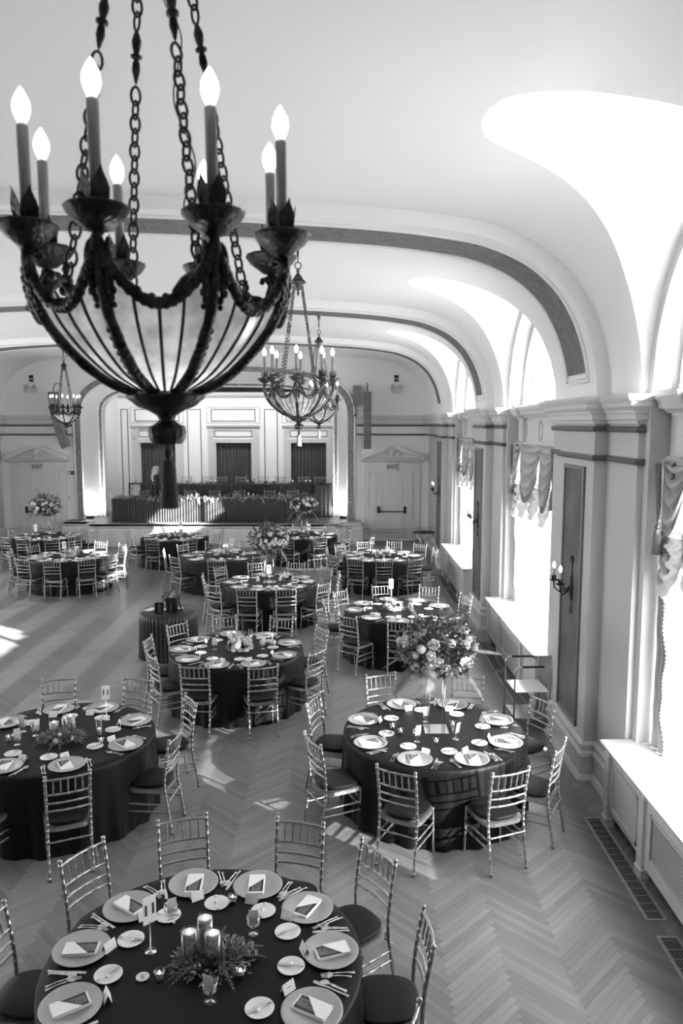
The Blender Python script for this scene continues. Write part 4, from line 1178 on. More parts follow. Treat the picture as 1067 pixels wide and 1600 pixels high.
# white hydrangea table
cx, cy_ = TABLES[3][1]
greenery(cx + .04, cy_ + .02, .20, 120, 7, 'mound of white hydrangea on the round table before the cocktail table', 'centrepiece', 'leaf2', nb=34, bs=(.035, .055), brad=.17, fronds=2)
KV2.place((cx - .06, cy_ + .18, TH), 0, 'glass cylinder with floating candle behind the white hydrangea mound', 'floating-candle vases')
KV3.place((cx + .14, cy_ + .42, TH), 0, 'tall glass hurricane with floating candle behind the hydrangea mound', 'floating-candle vases')
for k, (dx, dy) in enumerate([(-.30, -.02), (.36, .0), (.46, .10)]):
    KGO.place((cx + dx, cy_ + dy, TH), .7 * k, 'crystal goblet holding a card, %s one beside the white hydrangea mound' % ['left', 'right', 'far right'][k], 'crystal goblets')
# middle table
cx, cy_ = TABLES[4][1]
number_sign(cx + .02, cy_ - .34, '7', .26, 'number card in front of the central tall flowers', -.1, .17)
for k, (dx, dy) in enumerate([(-.2, -.25), (.22, -.2), (.25, .2)]):
    KGO.place((cx + dx, cy_ + dy, TH), .7 * k, 'crystal goblet, %s one under the central tall flowers' % ['left', 'right', 'rear'][k], 'crystal goblets')
cx, cy_ = TABLES[5][1]
greenery(cx - .10, cy_ + .05, .22, 160, 9, 'low mound of white and dark blooms on the round table by the radiators', 'centrepiece', 'leaf', nb=24, bs=(.03, .055), brad=.16)
number_sign(cx - .10, cy_ + .62, '8', .25, 'number card on a thin stand on the radiator-side round table', .05, .17)
KV1.place((cx + .18, cy_ - .1, TH), 0, 'glass cylinder with floating candle on the radiator-side round table', 'floating-candle vases')
for (ti, seed, nb, sgn, where, txt) in ((6, 13, 16, (.25, .1), 'on the round table left of the central tall flowers', '5'), (7, 15, 22, (-.22, .35), 'on the round table near the right exit door', '9'), (9, 17, 14, (.1, .3), 'on the round table below the lit stage front', '4'), (10, 19, 22, (.0, -.3), 'on the sunlit round table at left', '3')):
    cx, cy_ = TABLES[ti][1]
    greenery(cx, cy_, .24, 160, seed, 'low mound of pale blooms ' + where, 'centrepiece', 'leaf2', nb=nb, bs=(.03, .055), brad=.18)
    number_sign(cx + sgn[0], cy_ + sgn[1], txt, .25, 'number card on a thin stand ' + where, 0, .17)
    KV2.place((cx + .12, cy_ + .22, TH), 0, 'glass cylinder with floating candle ' + where, 'floating-candle vases')
number_sign(-.95, 20.5, '6', .25, 'number card below the tall flowers at the right end of the stage', 0, .17)
number_sign(-8.3, 20.3, '2', .25, 'number card below the tall flowers before the left exit door', 0, .17)
# ---- skirted cocktail table with photographs
def cock(u, v):
    a = 2 * pi * u; r = .46; h = .76
    if v < .25: rr = r * v / .25; return (rr * math.cos(a), rr * math.sin(a), h)
    t = (v - .25) / .75; w = math.sin(46 * a + .6 * math.sin(5 * a))
    return ((r + .03 * t + .012 * w * min(1, t * 6)) * math.cos(a), (r + .03 * t + .012 * w * min(1, t * 6)) * math.sin(a), h - (h - .01) * t)
CT = (-2.93, 12.43)
a = MB(); a.grid(cock, 368, 14, True, True); o = a.build('cocktail_table', M['skirt'], None, (CT[0], CT[1], 0)); tag(o, 'small round table under a pleated black skirt, alone on the dance floor side', 'table')
a = MB(); a.tube([(.462 * math.cos(t * .1), .462 * math.sin(t * .1), .755) for t in range(63)], .006, 6, closed=True); a.build('piping', M['blackmetal'], o)
t = thing('flower_vase', 'small vase of white and dark blooms on the skirted cocktail table', 'vase of flowers', (CT[0] + .03, CT[1] + .12, .76))
a = MB(); a.lathe([(0, 0), (.05, 0), (.055, .02), (.05, .12), (.045, .14), (0, .14)], 16); a.build('vase', M['crystal'], t)
a = MB(); leaves(a, (0, 0, .2), .13, 160, 77, .05); frond(a, (0, 0, .2), (-.5, 0, 1), .24, .03, 14, .1); frond(a, (0, 0, .2), (-.2, 0, 1), .2, .03, 14, .1); o = a.build('foliage', M['leaf'], t); o['kind'] = 'stuff'
blooms(t, (0, 0, .2), .09, 12, 78, .028, .045, (1, 1, .7), .3)
for k, (dx, dy, rz, h, lab) in enumerate([(-.11, -.17, .35, .19, 'black-backed photo frame standing at the left front of the skirted cocktail table'), (.10, -.12, -.15, .26, 'larger black-backed photo frame with easel leg on the skirted cocktail table'), (.22, .0, -1.2, .24, 'slim photo frame seen edge-on on the skirted cocktail table')]):
    f_ = thing('photo_frame', lab, 'photo frame', (CT[0] + dx, CT[1] + dy, .762), rz, 'photo frames on the cocktail table')
    mt = Matrix.Rotation(.22, 4, 'X')
    a = MB(); a.box(-h * .38, h * .38, -.006, .006, 0, h, mtx=mt); a.build('backing_board', M['blackmetal'], f_)
    a = MB(); a.box(-.02, .02, -.09, -.084, 0, h * .75, mtx=Matrix.Rotation(-.25, 4, 'X')); a.build('easel_leg', M['blackmetal'], f_)
    a = MB(); a.box(-h * .32, h * .32, .006, .008, h * .06, h * .94, mtx=mt); a.build('print', M['photo'], f_)
for k, (dx, dy) in enumerate([(-.29, .10), (-.31, -.02), (-.22, .15), (-.05, .05), (.17, .12), (-.20, .04)]):
    KP['bread'].place((CT[0] + dx, CT[1] + dy, .762), k, 'small white plate on the skirted cocktail table, number %s from the left' % ['second', 'first', 'fourth', 'fifth', 'last', 'third'][k], 'plates on the cocktail table', scale=.9)

# ================================================================== CHANDELIERS
CPR = [(.045, -.430), (.095, -.408), (.176, -.375), (.235, -.335), (.290, -.285), (.335, -.230), (.362, -.175), (.374, -.12), (.378, -.06)]
CPD = dense(CPR, 3)
def crad(z):
    for (ra, za), (rb, zb) in zip(CPD, CPD[1:]):
        if za <= z <= zb: return ra + (rb - ra) * (z - za) / (zb - za)
    return CPD[0][0] if z < CPD[0][1] else CPD[-1][0]
def arcp(an, z, dr=0): r = crad(z) + dr; return (r * math.cos(an), r * math.sin(an), z)
def torus(mb, c, u, w, L, W, r, n=12, m=6):
    u = Vector(u); w = Vector(w); pts = []
    for i in range(n):
        a = 2 * pi * i / n; pts.append(Vector(c) + u * (math.cos(a) * L / 2) + w * (math.sin(a) * W / 2 * (1.0 + .25 * abs(math.sin(a)) )))
    mb.tube([tuple(p) for p in pts], r, m, closed=True)
def chandelier(label, loc, ceil, crown, rot, lights=True, tassel='tassel', finish='bronze'):
    t = thing('chandelier', label, 'chandelier', loc, 0, 'chandeliers hanging from the ribs')
    B = M[finish]; zc = ceil - loc[2]; zk = crown - loc[2]
    a = MB(); a.lathe([(0, zc - .26), (.012, zc - .25), (.016, zc - .12), (.03, zc - .09), (.035, zc - .04), (.075, zc - .01), (.08, zc), (0, zc)], 20); a.tube([(0, 0, zk + .20), (0, 0, zc - .24)], .007, 8)
    a.tube([(.035 * math.cos(s_ * .5236), 0, zk + .17 + .035 * math.sin(s_ * .5236)) for s_ in range(12)], .007, 6, closed=True); a.build('ceiling_canopy', B, t)
    a = MB(); a.lathe([(0, zk + .14), (.014, zk + .135), (.02, zk + .11), (.012, zk + .09), (.03, zk + .07), (.055, zk + .03), (.085, zk + .0), (.088, zk - .015), (.07, zk - .02), (.03, zk - .025), (.035, zk - .06), (.028, zk - .09), (.012, zk - .10), (.016, zk - .125), (0, zk - .16)], 20); a.build('crown', B, t)
    # four chains with turned balusters
    for k in range(4):
        an = rot + pi / 4 + pi / 2 * k; p0 = Vector((.27 * math.cos(an), .27 * math.sin(an), -.10)); p1 = Vector((.055 * math.cos(an), .055 * math.sin(an), zk - .02))
        d = (p1 - p0); L = d.length; d.normalize(); s1 = d.orthogonal().normalized(); s2 = d.cross(s1)
        a = MB(); z = 0; i = 0; bal = (.50 if L > 1.0 else .45)
        while z < L:
            if bal - .001 < z / L < bal + .10 and i >= 0:
                o_ = p0 + d * z; q4 = d.to_track_quat('Z', 'Y').to_matrix().to_4x4(); q4.translation = o_
                a.lathe([(0, -.01), (.005, 0), (.008, .012), (.013, .03), (.011, .05), (.007, .056), (.018, .062), (.018, .068), (.008, .074), (.013, .09), (.015, .105), (.008, .125), (.004, .13), (0, .135)], 12, mtx=q4)
                z += .155; bal = 9; continue
            torus(a, p0 + d * z, d, s1 if i % 2 else s2, .050, .026, .0042, 12, 6); z += .037; i += 1
        a.build('chain', B, t)
    if finish == 'bronze' and loc[0] > -2:      # flex wound round one chain
        an = rot + pi / 4 + pi / 2 * 3; p0 = Vector((.27 * math.cos(an), .27 * math.sin(an), -.10)); p1 = Vector((.05 * math.cos(an), .05 * math.sin(an), zk - .02))
        a = MB(); a.tube([tuple(p0.lerp(p1, i / 90) + Vector((.020 * math.sin(i * .33 + math.sin(i * .1)), .012 * math.cos(i * .33), 0))) for i in range(91)], .0022, 5); a.build('lamp_flex', B, t)
    # arms carrying the candles
    for k in range(8):
        an = rot + k * pi / 4; c, s_ = math.cos(an), math.sin(an)
        def L3(r, z, off=0): return (r * c - off * s_, r * s_ + off * c, z)
        a = MB()
        a.tube([arcp(an, z, .006) for r, z in CPD] + [L3(.374, -.03), L3(.376, -.01)], [.0165 - .004 * i / len(CPD) + .003 * math.sin(i * .9) ** 2 for i in range(len(CPD))] + [.012, .018], 8)
        for i in range(2, len(CPD) // 2 + 2):
            for sg in (-1, 1):
                p_ = arcp(an, CPD[i][1], .012); a.ball((p_[0] - s_ * sg * .010, p_[1] + c * sg * .010, p_[2]), .010, 6, 5)
        for i in range(3, len(CPD) - 4): a.ball(arcp(an, CPD[i][1], .014), .009, 6, 5, (1, 1, 1.2))
        # scroll brackets and leaves below the drip pan
        for sg in (-1, 1):
            pts = [L3(.365 - .02 * math.cos(q_), -.075 - .0 + .022 * math.sin(q_) - .006 * q_, sg * (.012 + .006 * q_)) for q_ in [i * .6 for i in range(9)]]
            a.tube(pts, [.009 - .0007 * i for i in range(9)], 6)
            for (dd, zz, rr) in ((.016, -.105, .016), (.024, -.125, .017), (.030, -.148, .016), (.022, -.165, .014), (.028, -.182, .012), (.020, -.198, .011), (.024, -.214, .008), (.038, -.135, .010)): a.ball(L3(crad(zz) + .008, zz, sg * dd), rr, 7, 5)
        a.lathe([(0, -.06), (.014, -.055), (.020, -.035), (.016, -.02), (0, -.02)], 10, (.376 * c, .376 * s_, 0))
        a.build('arm', B, t)
        px, py = .376 * c, .376 * s_
        a = MB(); a.lathe([(.012, -.050), (.030, -.045), (.050, -.030), (.055, -.027), (.066, -.018), (.079, .0), (.082, .006), (.078, .010), (.066, .008), (.0, .004)], 32, (px, py, 0), rad=lambda r, z, q_, kk: r * (1 + (.035 * math.cos(q_ * 14) if r > .06 else 0)))
        a.build('drip_pan', B if finish == 'bronze' else M['bronze_lt'], t)
        a = MB()
        for j in range(5):
            q_ = 2 * pi * j / 5 + .3
            def lf(u, v):
                w_ = .024 * math.sin(pi * min(1, .22 + v * .74)) * (1 - v ** 4) + .001; rr = .016 + .019 * math.sin(v * pi * .70) + .012 * v ** 5
                tx = (u - .5) * 2 * w_
                return (px + rr * math.cos(q_) - tx * math.sin(q_), py + rr * math.sin(q_) + tx * math.cos(q_), .004 + .090 * v)
            a.grid(lf, 4, 8)
        a.lathe([(0, .004), (.018, .006), (.024, .02), (.018, .035), (0, .035)], 12, (px, py, 0))
        a.build('leaf_cup', B, t)
        a = MB(); a.lathe([(.0155, .02), (.0155, .245), (.012, .247), (.010, .252), (0, .252)], 14, (px, py, 0)); a.build('candle_sleeve', M['candle'], t)
        a = MB(); a.lathe([(.009, .250), (.018, .266), (.024, .285), (.022, .303), (.013, .322), (.005, .334), (0, .340)], 14, (px, py, 0)); a.build('bulb', M['bulb'], t)
        # swag of fruit to the next arm and the glass panel below it
        a = MB(); pts = []
        for i in range(17):
            u = i / 16; z = -.060 - .150 * (1 - (2 * u - 1) ** 2) ** .8; pts.append(arcp(an + u * pi / 4, z, .004))
        a.tube(pts, [.012 + .004 * abs(math.sin(i * 1.9)) for i in range(17)], 7)
        for i in range(1, 16): a.ball(pts[i], .0168, 6, 5)
        for i in range(3, 14, 2): a.ball((pts[i][0], pts[i][1], pts[i][2] + .012), .011, 6, 5)
        a.build('fruit_swag', B, t)
        if k % 2 == 0:
            a = MB(); am = rot + pi / 4 * (k + 1); pm = Vector((.28 * math.cos(am), .28 * math.sin(am), -.125))
            for (dd, zz, rr) in ((0, 0, .020), (.03, -.02, .015), (-.03, -.02, .015), (.055, -.045, .012), (-.055, -.045, .012), (0, .03, .012)):
                o_ = (pm.x - math.sin(am) * dd, pm.y + math.cos(am) * dd, pm.z + zz); a.ball(o_, rr, 8, 6)
            a.tube([(pm.x, pm.y, pm.z), (pm.x * 1.30, pm.y * 1.30, pm.z - .02)], .009, 6); a.tube([(pm.x, pm.y, pm.z + .05), (pm.x, pm.y, pm.z - .02)], .008, 6)
            for sg in (-1, 1): a.tube([(pm.x * (1 + .10 * i) - math.sin(am) * sg * .035 * i, pm.y * (1 + .10 * i) + math.cos(am) * sg * .035 * i, pm.z - .012 * i * i * .6) for i in range(4)], .011, 6)
            a.build('rosette', B, t)
        a = MB()
        def pan(u, v):
            an2 = an + pi / 4 * (.03 + .94 * u); ztop = -.070 - .145 * (1 - (2 * u - 1) ** 2) ** .8
            z = -.418 + (ztop + .418) * v; r = crad(z) - .006
            return (r * math.cos(an2), r * math.sin(an2), z)
        a.grid(pan, 12, 14); a.build('glass_panel', M['mica'], t)
        a = MB()
        for u in (.25, .5, .75):
            a.tube([(pan(u, v / 12)[0] * 1.012, pan(u, v / 12)[1] * 1.012, pan(u, v / 12)[2]) for v in range(13)], .0045, 6)
        a.build('glazing_bars', B, t)
    a = MB(); a.lathe([(.03, -.40), (.085, -.405), (.105, -.412), (.112, -.420), (.108, -.428), (.098, -.435), (.085, -.447), (.080, -.452), (.06, -.458), (.045, -.466), (.030, -.475), (.024, -.487), (.028, -.492), (.040, -.500), (.052, -.507), (.055, -.52), (.052, -.540), (.045, -.552), (.04, -.556), (.02, -.545), (0, -.54)], 40,
              rad=lambda r, z, q_, kk: r * (1 + (.085 * abs(math.cos(q_ * 7)) if (-.448 < z < -.414 or z < -.505) and r > .038 else 0)))
    a.build('base_finial', B, t)
    a = MB(); a.ball((0, 0, -.562), .009, 8, 6); a.ball((0, 0, -.585), .014, 10, 7, (1, 1, 1.3)); a.ball((0, 0, -.612), .0185, 12, 7, (1, 1, .8))
    a.lathe([(.010, -.60), (.019, -.618), (.022, -.635), (.024, -.69), (.028, -.738), (.027, -.742), (0, -.738)], 36, rad=lambda r, z, q_, kk: r * (1 + .05 * math.cos(q_ * 18)))
    a.build('tassel', M[tassel], t)
    a = MB(); a.ball((0, 0, -.30), .045, 12, 8); a.build('inner_lamp', M['glow'], t)
    return t
c1 = chandelier('great bronze candle chandelier filling the upper left, nearest of all', (-.512, 2.20, 4.358), 5.935, 5.42, math.radians(-11))
c1.rotation_euler = (0, math.radians(-.5), 0); c1.scale = (.935, .935, 1)
chandelier('middle-sized bronze chandelier hanging right of the great one', (-.50, 8.55, 4.352), 5.918, 5.40, 0.0, tassel='tassel_lt', finish='bronze_lt')
chandelier('chandelier partly hidden behind the middle-sized one, over the hall centre', (-.47, 14.62, 4.32), 5.916, 5.40, math.radians(22.5), tassel='tassel_lt', finish='bronze_lt')
chandelier('small far chandelier at left in front of the curved loudspeaker', (-7.50, 20.69, 4.30), 5.925, 5.40, math.radians(10))

# ================================================================== WALL SCONCES
def sconce():
    t = thing('wall_sconce', 's', 'wall sconce')       # +x points into the room
    B = M['bronze']
    a = MB()
    a.lathe([(0, -.22), (.02, -.20), (.045, -.12), (.05, -.03), (.04, .05), (.045, .07), (.03, .08), (.02, .10), (.018, .18), (.022, .22), (.018, .25), (.03, .28), (.02, .31), (0, .33)], 14, mtx=Matrix.Diagonal((.6, 1, 1, 1)))
    for s_ in (-1, 1): a.tube([(.01, s_ * (.03 + .012 * math.sin(i)), .24 + .012 * i) for i in range(7)], .008, 5)
    a.build('backplate', B, t)
    a = MB(); a.lathe([(0, -.22), (.008, -.225), (.012, -.25), (.007, -.26), (.018, -.28), (.022, -.34), (.02, -.345), (0, -.34)], 12); a.build('tassel', M['tassel'], t)
    for s_ in (-1, 1):
        ex, ey = .17, s_ * .13
        a = MB(); a.tube([(.02, 0, -.02), (.06, s_ * .03, -.09), (.12, s_ * .08, -.11), (.165, s_ * .12, -.07), (ex, ey, .0)], .009, 7); a.tube([(.08, s_ * .05, -.10), (.09, s_ * .045, -.06), (.07, s_ * .03, -.05)], .007, 6)
        a.lathe([(.008, -.01), (.03, -.005), (.055, .008), (.056, .013), (.0, .008)], 20, (ex, ey, .01)); 
        for j in range(5):
            q_ = 2 * pi * j / 5
            a.grid(lambda u, v: (ex + (.014 + .014 * math.sin(v * 2.4)) * math.cos(q_) - (u - .5) * .026 * (1 - v ** 2) * math.sin(q_), ey + (.014 + .014 * math.sin(v * 2.4)) * math.sin(q_) + (u - .5) * .026 * (1 - v ** 2) * math.cos(q_), .02 + .06 * v), 3, 5)
        arm = a.build('arm', B, t)
        a = MB(); a.lathe([(.013, .02), (.013, .15), (0, .152)], 12, (ex, ey, 0)); a.build('candle_sleeve', M['candle'], arm)
        a = MB(); a.lathe([(.008, .150), (.018, .17), (.021, .185), (.015, .212), (0, .235)], 12, (ex, ey, 0)); a.build('bulb', M['bulb'], arm)
    return t
KS = Kind(sconce())
for c, w in ((8.55, 'nearest'), (14.62, 'second'), (20.69, 'farthest')):
    KS.place((2.588, c - .05, 2.06), pi, 'bronze twin-candle sconce on the %s brocade panel of the right wall' % w, 'sconces on the right wall')

# ================================================================== WINDOW DRAPERY
def swag_fn(yc, w, zt, drop, x0, nf, lean=0.0, bulge=.08):
    def fn(u, v):
        s_ = 2 * u - 1
        k = (1 - abs(s_) ** 1.9)
        z = zt - drop * (v * (.10 + .90 * k)) - .02 * v * abs(s_)
        y = yc + s_ * w * (1 - .22 * v * (1 - k)) + lean * v * k
        x = x0 - bulge * v * k + .036 * math.sin(v ** .85 * nf * 2 * pi) * (.30 + .7 * k)
        return (x, y, z)
    return fn
def drapery(yc, k, mirror=False):
    WN = ['nearest', 'second', 'third', 'last'][k]
    sd_ = 'right' if not mirror else 'left'
    X = 2.90; q = random.Random(k)
    def fin(mb, name, m, label, cat, grp, par=None):
        if mirror: mirr(mb)
        o = mb.build(name, m, par)
        if par is None: tag(o, label, cat, grp)
        return o
    wn = '%s %s-wall window' % (WN, sd_)
    # voile panels with soft waves
    for s_ in (-1, 1):
        mb = MB(); ph = q.uniform(0, 6)
        y0, y1 = (yc - 1.21, yc + .015) if s_ < 0 else (yc - .015, yc + 1.42)
        mb.grid(lambda u, v: (2.985 + .022 * math.sin(u * 2 * pi * 13 + ph + .5 * math.sin(v * 3)) + .008 * math.sin(u * 2 * pi * 31), y0 + (y1 - y0) * u, .835 + 2.68 * v), 130, 6)
        fin(mb, 'voile_curtain', M['sheer'], 'sheer white voile curtain, %s half of the %s' % ('near' if s_ < 0 else 'far', wn), 'curtain', 'voile curtains')
    t = MB(); t.grid(swag_fn(yc + .20, .80, 3.53, .80, X, 4.5, .10), 30, 44)
    v_ = fin(t, 'swag_valance', M['swag'], 'damask swag valance draped over the top of the ' + wn, 'valance', 'damask valances')
    for (dy, w, dr, nf, xo) in ((-.86, .46, .84, 5, -.03), (1.14, .28, .66, 4.5, .01)):
        t = MB(); t.grid(swag_fn(yc + dy, w, 3.53, dr, X + xo, nf, 0, .07), 22, 44); fin(t, 'side_swag', M['swag'], '', '', '', v_)
    t = MB()
    f1 = swag_fn(yc + .20, .80, 3.53, .80, X, 4.5, .10); f2 = swag_fn(yc - .86, .44, 3.53, .84, X - .03, 5, 0, .07)
    for f_ in (f1, f2):
        t.grid(lambda u, v: (f_(.12 + .76 * u, 1)[0] - .006 * math.cos(u * 240), f_(.12 + .76 * u, 1)[1], f_(.12 + .76 * u, 1)[2] - .10 * v), 100, 2)
    fin(t, 'bullion_fringe', M['fringe'], '', '', '', v_)
    t = MB(); t.tube([(X - .01, yc - 1.30, 3.535), (X - .01, yc + 1.42, 3.535)], .012, 8)
    t.box(X - .02, X + .10, yc - 1.42, yc - 1.30, 3.44, 3.56)
    fin(t, 'pelmet_rail', M['swag'], '', '', '', v_)
    # pale festoon under the swag
    for (dy, w, dr, zt) in ((.55, .50, .62, 2.95), (-.10, .46, .58, 2.95), (1.12, .32, .62, 2.92), (-.72, .42, .60, 2.95)):
        t = MB(); fn0 = swag_fn(yc + dy, w, zt, dr, X + .03, 5, .05, .08)
        t.grid(lambda u, v: (fn0(u, v)[0] + .012 * math.sin(u * 40 + v * 6), fn0(u, v)[1], fn0(u, v)[2]), 30, 24)
        fin(t, 'festoon', M['swagpale'], '', '', '', v_)
    # long side panels with wavy fringed edge
    for s_ in (-1, 1):
        t = MB(); ye = yc + s_ * 1.475; ph = q.uniform(0, 6)
        def jb(u, v):
            wd = (.14 if s_ < 0 else .20) + .035 * math.sin(v * 19 + ph) + .02 * math.sin(v * 41)
            if s_ > 0: wd += .05 * (1 - v)
            else: wd += .22 * max(0, v - .38) ** .8
            return (X + .035 + .025 * math.sin(u * 2 * pi * 2.5 + v * 2), ye - s_ * wd * u, .83 + 2.70 * v)
        t.grid(jb, 22, 70); o = fin(t, 'side_drape', M['swag'], 'long narrow damask drape at the %s side of the %s' % ('near' if s_ < 0 else 'far', wn), 'drape', 'damask side drapes')
        t = MB()
        for i in range(70):
            p_ = jb(1, i / 70); t.ball((p_[0] - .01, p_[1], p_[2]), .016, 5, 4)
        fin(t, 'fringe', M['fringe'], '', '', '', o)
        # rope tieback with two-tier tassel
        yy = yc + s_ * (1.22 if s_ < 0 else 1.36)
        r_ = MB(); 
        for st in (0, 1):
            for side_ in (0, .06): r_.tube([(X - .06 + .009 * math.cos(i * .7 + st * pi), yy + side_ * (1 - i / 110) + .009 * math.sin(i * .7 + st * pi) - .04 * i / 110, 3.50 - .55 * i / 110) for i in range(111)], .0105, 5)
        r_.ball((X - .06, yy - .02, 2.93), .028, 10, 7); r_.lathe([(.02, .0), (.035, -.03), (.03, -.06), (.038, -.075), (.046, -.24), (0, -.24)], 24, (X - .06, yy - .02, 2.92), rad=lambda r, z, a_, kk: r * (1 + .04 * math.cos(a_ * 16)))
        fin(r_, 'rope_tassel', M['fringe'], 'twisted rope with heavy tassel, %s side of the %s' % ('near' if s_ < 0 else 'far', wn), 'tassel', 'rope tassels')
for k, yc in enumerate(WC):
    drapery(yc, k)
for k, yc in enumerate(WC):
    mb = MB(); mb.grid(lambda u, v: (2.985 + .022 * math.sin(u * 2 * pi * 26), yc - 1.45 + 2.9 * u, .835 + 2.68 * v), 200, 2); mirr(mb); o = mb.build('voile_curtain', M['sheer2']); tag(o, 'sheer white voile curtain of the %s left-wall window' % ['first', 'second', 'third', 'fourth'][k], 'curtain', 'voile curtains')

# ================================================================== RADIATOR COVERS AND FLOOR VENTS
def radiator(y1, label):
    """near end y1-3.39, far end y1"""
    y0 = y1 - 3.39
    t = thing('radiator_cover', label, 'radiator cover', (0, 0, 0), 0, 'radiator covers under the right windows')
    a = MB(); xf = 2.56
    posts = [y0 + .05, y0 + .90, y1 - .90, y1 - .05]
    a.box(xf, 3.06, y0, y0 + .04, .0, .78); a.box(xf, 3.06, y1 - .04, y1, .0, .78)
    a.box(xf - .005, xf + .06, y0, y1, .70, .78)
    for p_ in posts:
        a.box(xf - .03, xf + .05, p_ - .055, p_ + .055, .06, .76); a.bevbox(xf - .045, xf + .05, p_ - .07, p_ + .07, .0, .09, .012); a.box(xf - .038, xf + .05, p_ - .063, p_ + .063, .68, .70)
        a.box(xf - .035, xf + .05, p_ - .06, p_ + .06, .20, .22)
    a.build('case', M['radpaint'], t)
    for (p0, p1) in ((posts[0], posts[1]), (posts[2], posts[3])):
        a = MB(); a.box(xf, xf + .02, p0 + .055, p1 - .055, .14, .70)
        for b_ in ((p0 + .11, p1 - .11, .20, .225), (p0 + .11, p1 - .11, .625, .65), (p0 + .11, p0 + .135, .20, .65), (p1 - .135, p1 - .11, .20, .65)): a.box(xf - .018, xf, *b_)
        a.build('panel', M['radpaint'], t)
    p0, p1 = posts[1] + .055, posts[2] - .055
    a = MB()
    for b_ in ((p0, p1, .10, .24), (p0, p1, .62, .70), (p0, p0 + .12, .24, .62), (p1 - .12, p1, .24, .62)): a.box(xf, xf + .025, *b_)
    for b_ in ((p0 + .10, p1 - .10, .225, .245), (p0 + .10, p1 - .10, .615, .635), (p0 + .10, p0 + .12, .225, .635), (p1 - .12, p1 - .10, .225, .635)): a.box(xf - .014, xf + .002, *b_)
    a.build('grille_frame', M['radpaint'], t)
    a = MB(); h0, h1 = .245, .615; g0, g1 = p0 + .12, p1 - .12; sp = .034
    n_ = int((g1 - g0) / sp)
    for i in range(n_ + 1): a.box(xf + .008, xf + .014, g0 + i * sp - .004, g0 + i * sp + .004, h0, h1)
    for i in range(int((h1 - h0) / sp) + 1): a.box(xf + .006, xf + .012, g0, g1, h0 + i * sp - .004, h0 + i * sp + .004)
    for i in range(n_):
        for j in range(int((h1 - h0) / sp)):
            a.box(xf + .007, xf + .013, g0 + (i + .5) * sp - .007, g0 + (i + .5) * sp + .007, h0 + (j + .5) * sp - .002, h0 + (j + .5) * sp + .002)
    o = a.build('grille', M['radpaint'], t)
    a = MB(); a.box(xf + .10, xf + .12, y0 + .05, y1 - .05, 0, .72); a.build('dark_interior', M['black'], t)
    a = MB(); a.prism([(3.07, .78), (2.50, .78), (2.485, .79), (2.48, .815), (2.50, .825), (3.07, .825)], 'xz', y0 - .02, y1 + .02); o = a.build('marble_top', M['marble'], t)
    a = MB(); m_ = (y0 + y1) / 2 - .1
    for i in range(26):
        for j in range(6): a.box(2.78 + j * .028, 2.795 + j * .028, m_ + (i - 13) * .05, m_ + (i - 13) * .05 + .03, .825, .827)
    o = a.build('vent_slots', M['black'], o)
    return t
for y1, w in ((7.06, 'nearest'), (13.17, 'second'), (19.20, 'farthest')):
    radiator(y1, 'white panelled radiator cover with marble top, %s along the right wall' % w)
def vent():
    t = thing('floor_vent', 'v', 'floor vent')
    a = MB(); L = 1.57; W = .17
    for b_ in ((0, W, 0, .022), (0, W, L - .022, L), (0, .022, 0, L), (W - .022, W, 0, L)): a.box(b_[0], b_[1], b_[2], b_[3], 0, .006)
    a.build('frame', M['ventmetal'], t)
    a = MB(); a.box(.02, W - .02, .02, L - .02, .0005, .001); a.build('shaft_shade', M['black'], t)  # black sheet: shade of the vent opening put into its colour
    a = MB()
    for i in range(6): a.box(.033 + i * .021 - .002, .033 + i * .021 + .002, .02, L - .02, .001, .005)
    for i in range(16): a.box(.02, W - .02, .02 + i * .1, .023 + i * .1, .001, .004)
    a.build('slats', M['ventmetal'], t); return t
KVENT = Kind(vent())
for y, w in ((3.80, 'first'), (5.55, 'second'), (10.0, 'third'), (11.68, 'fourth'), (16.0, 'fifth'), (17.7, 'sixth')):
    KVENT.place((2.365, y, 0), 0, 'long slatted floor vent beside the radiators, %s from the camera' % w, 'floor vents along the right wall')

# ================================================================== TROLLEY AND TRAY STAND
t = thing('service_trolley', 'chrome two-handled trolley with white shelf beside the second radiator cover', 'trolley', (2.36, 9.49, 0), .06)
for s_ in (-1, 1):
    a = MB(); y = s_ * .225; zt = .83
    pts = [(-.23, y, .05), (-.225, y, .7), (-.22, y, zt - .05), (-.20, y, zt - .01), (-.16, y, zt), (.16, y, zt), (.20, y, zt - .01), (.22, y, zt - .05), (.225, y, .7), (.23, y, .05)]
    a.tube(pts, .011, 8); h_ = a.build('handle_frame', M['chrome'], t)
    a = MB(); a.tube([(-.14, y, zt), (.14, y, zt)], .0155, 8); a.build('grip', M['blackmetal'], h_)
for z, nm in ((.50, 'upper_shelf'), (.16, 'lower_shelf')):
    a = MB(); a.bevbox(-.215, .215, -.235, .235, z, z + .012, .004); a.build(nm, M['china'] if z > .3 else M['chrome'], t)
for sx in (-1, 1):
    for sy in (-1, 1):
        a = MB(); a.tube([(sx * .23 - .012, sy * .225, .035), (sx * .23 + .012, sy * .225, .035)], .035, 12); a.build('caster', M['blackmetal'], t)
t = thing('tray_stand', 'folding stand with oval black tray by the right exit door', 'tray stand', (2.28, 21.4, 0))
a = MB(); a.lathe([(0, .79), (.29, .79), (.32, .815), (.325, .815), (.295, .782), (0, .782)], 32, mtx=Matrix.Diagonal((1, .75, 1, 1))); a.build('tray', M['blackmetal'], t)
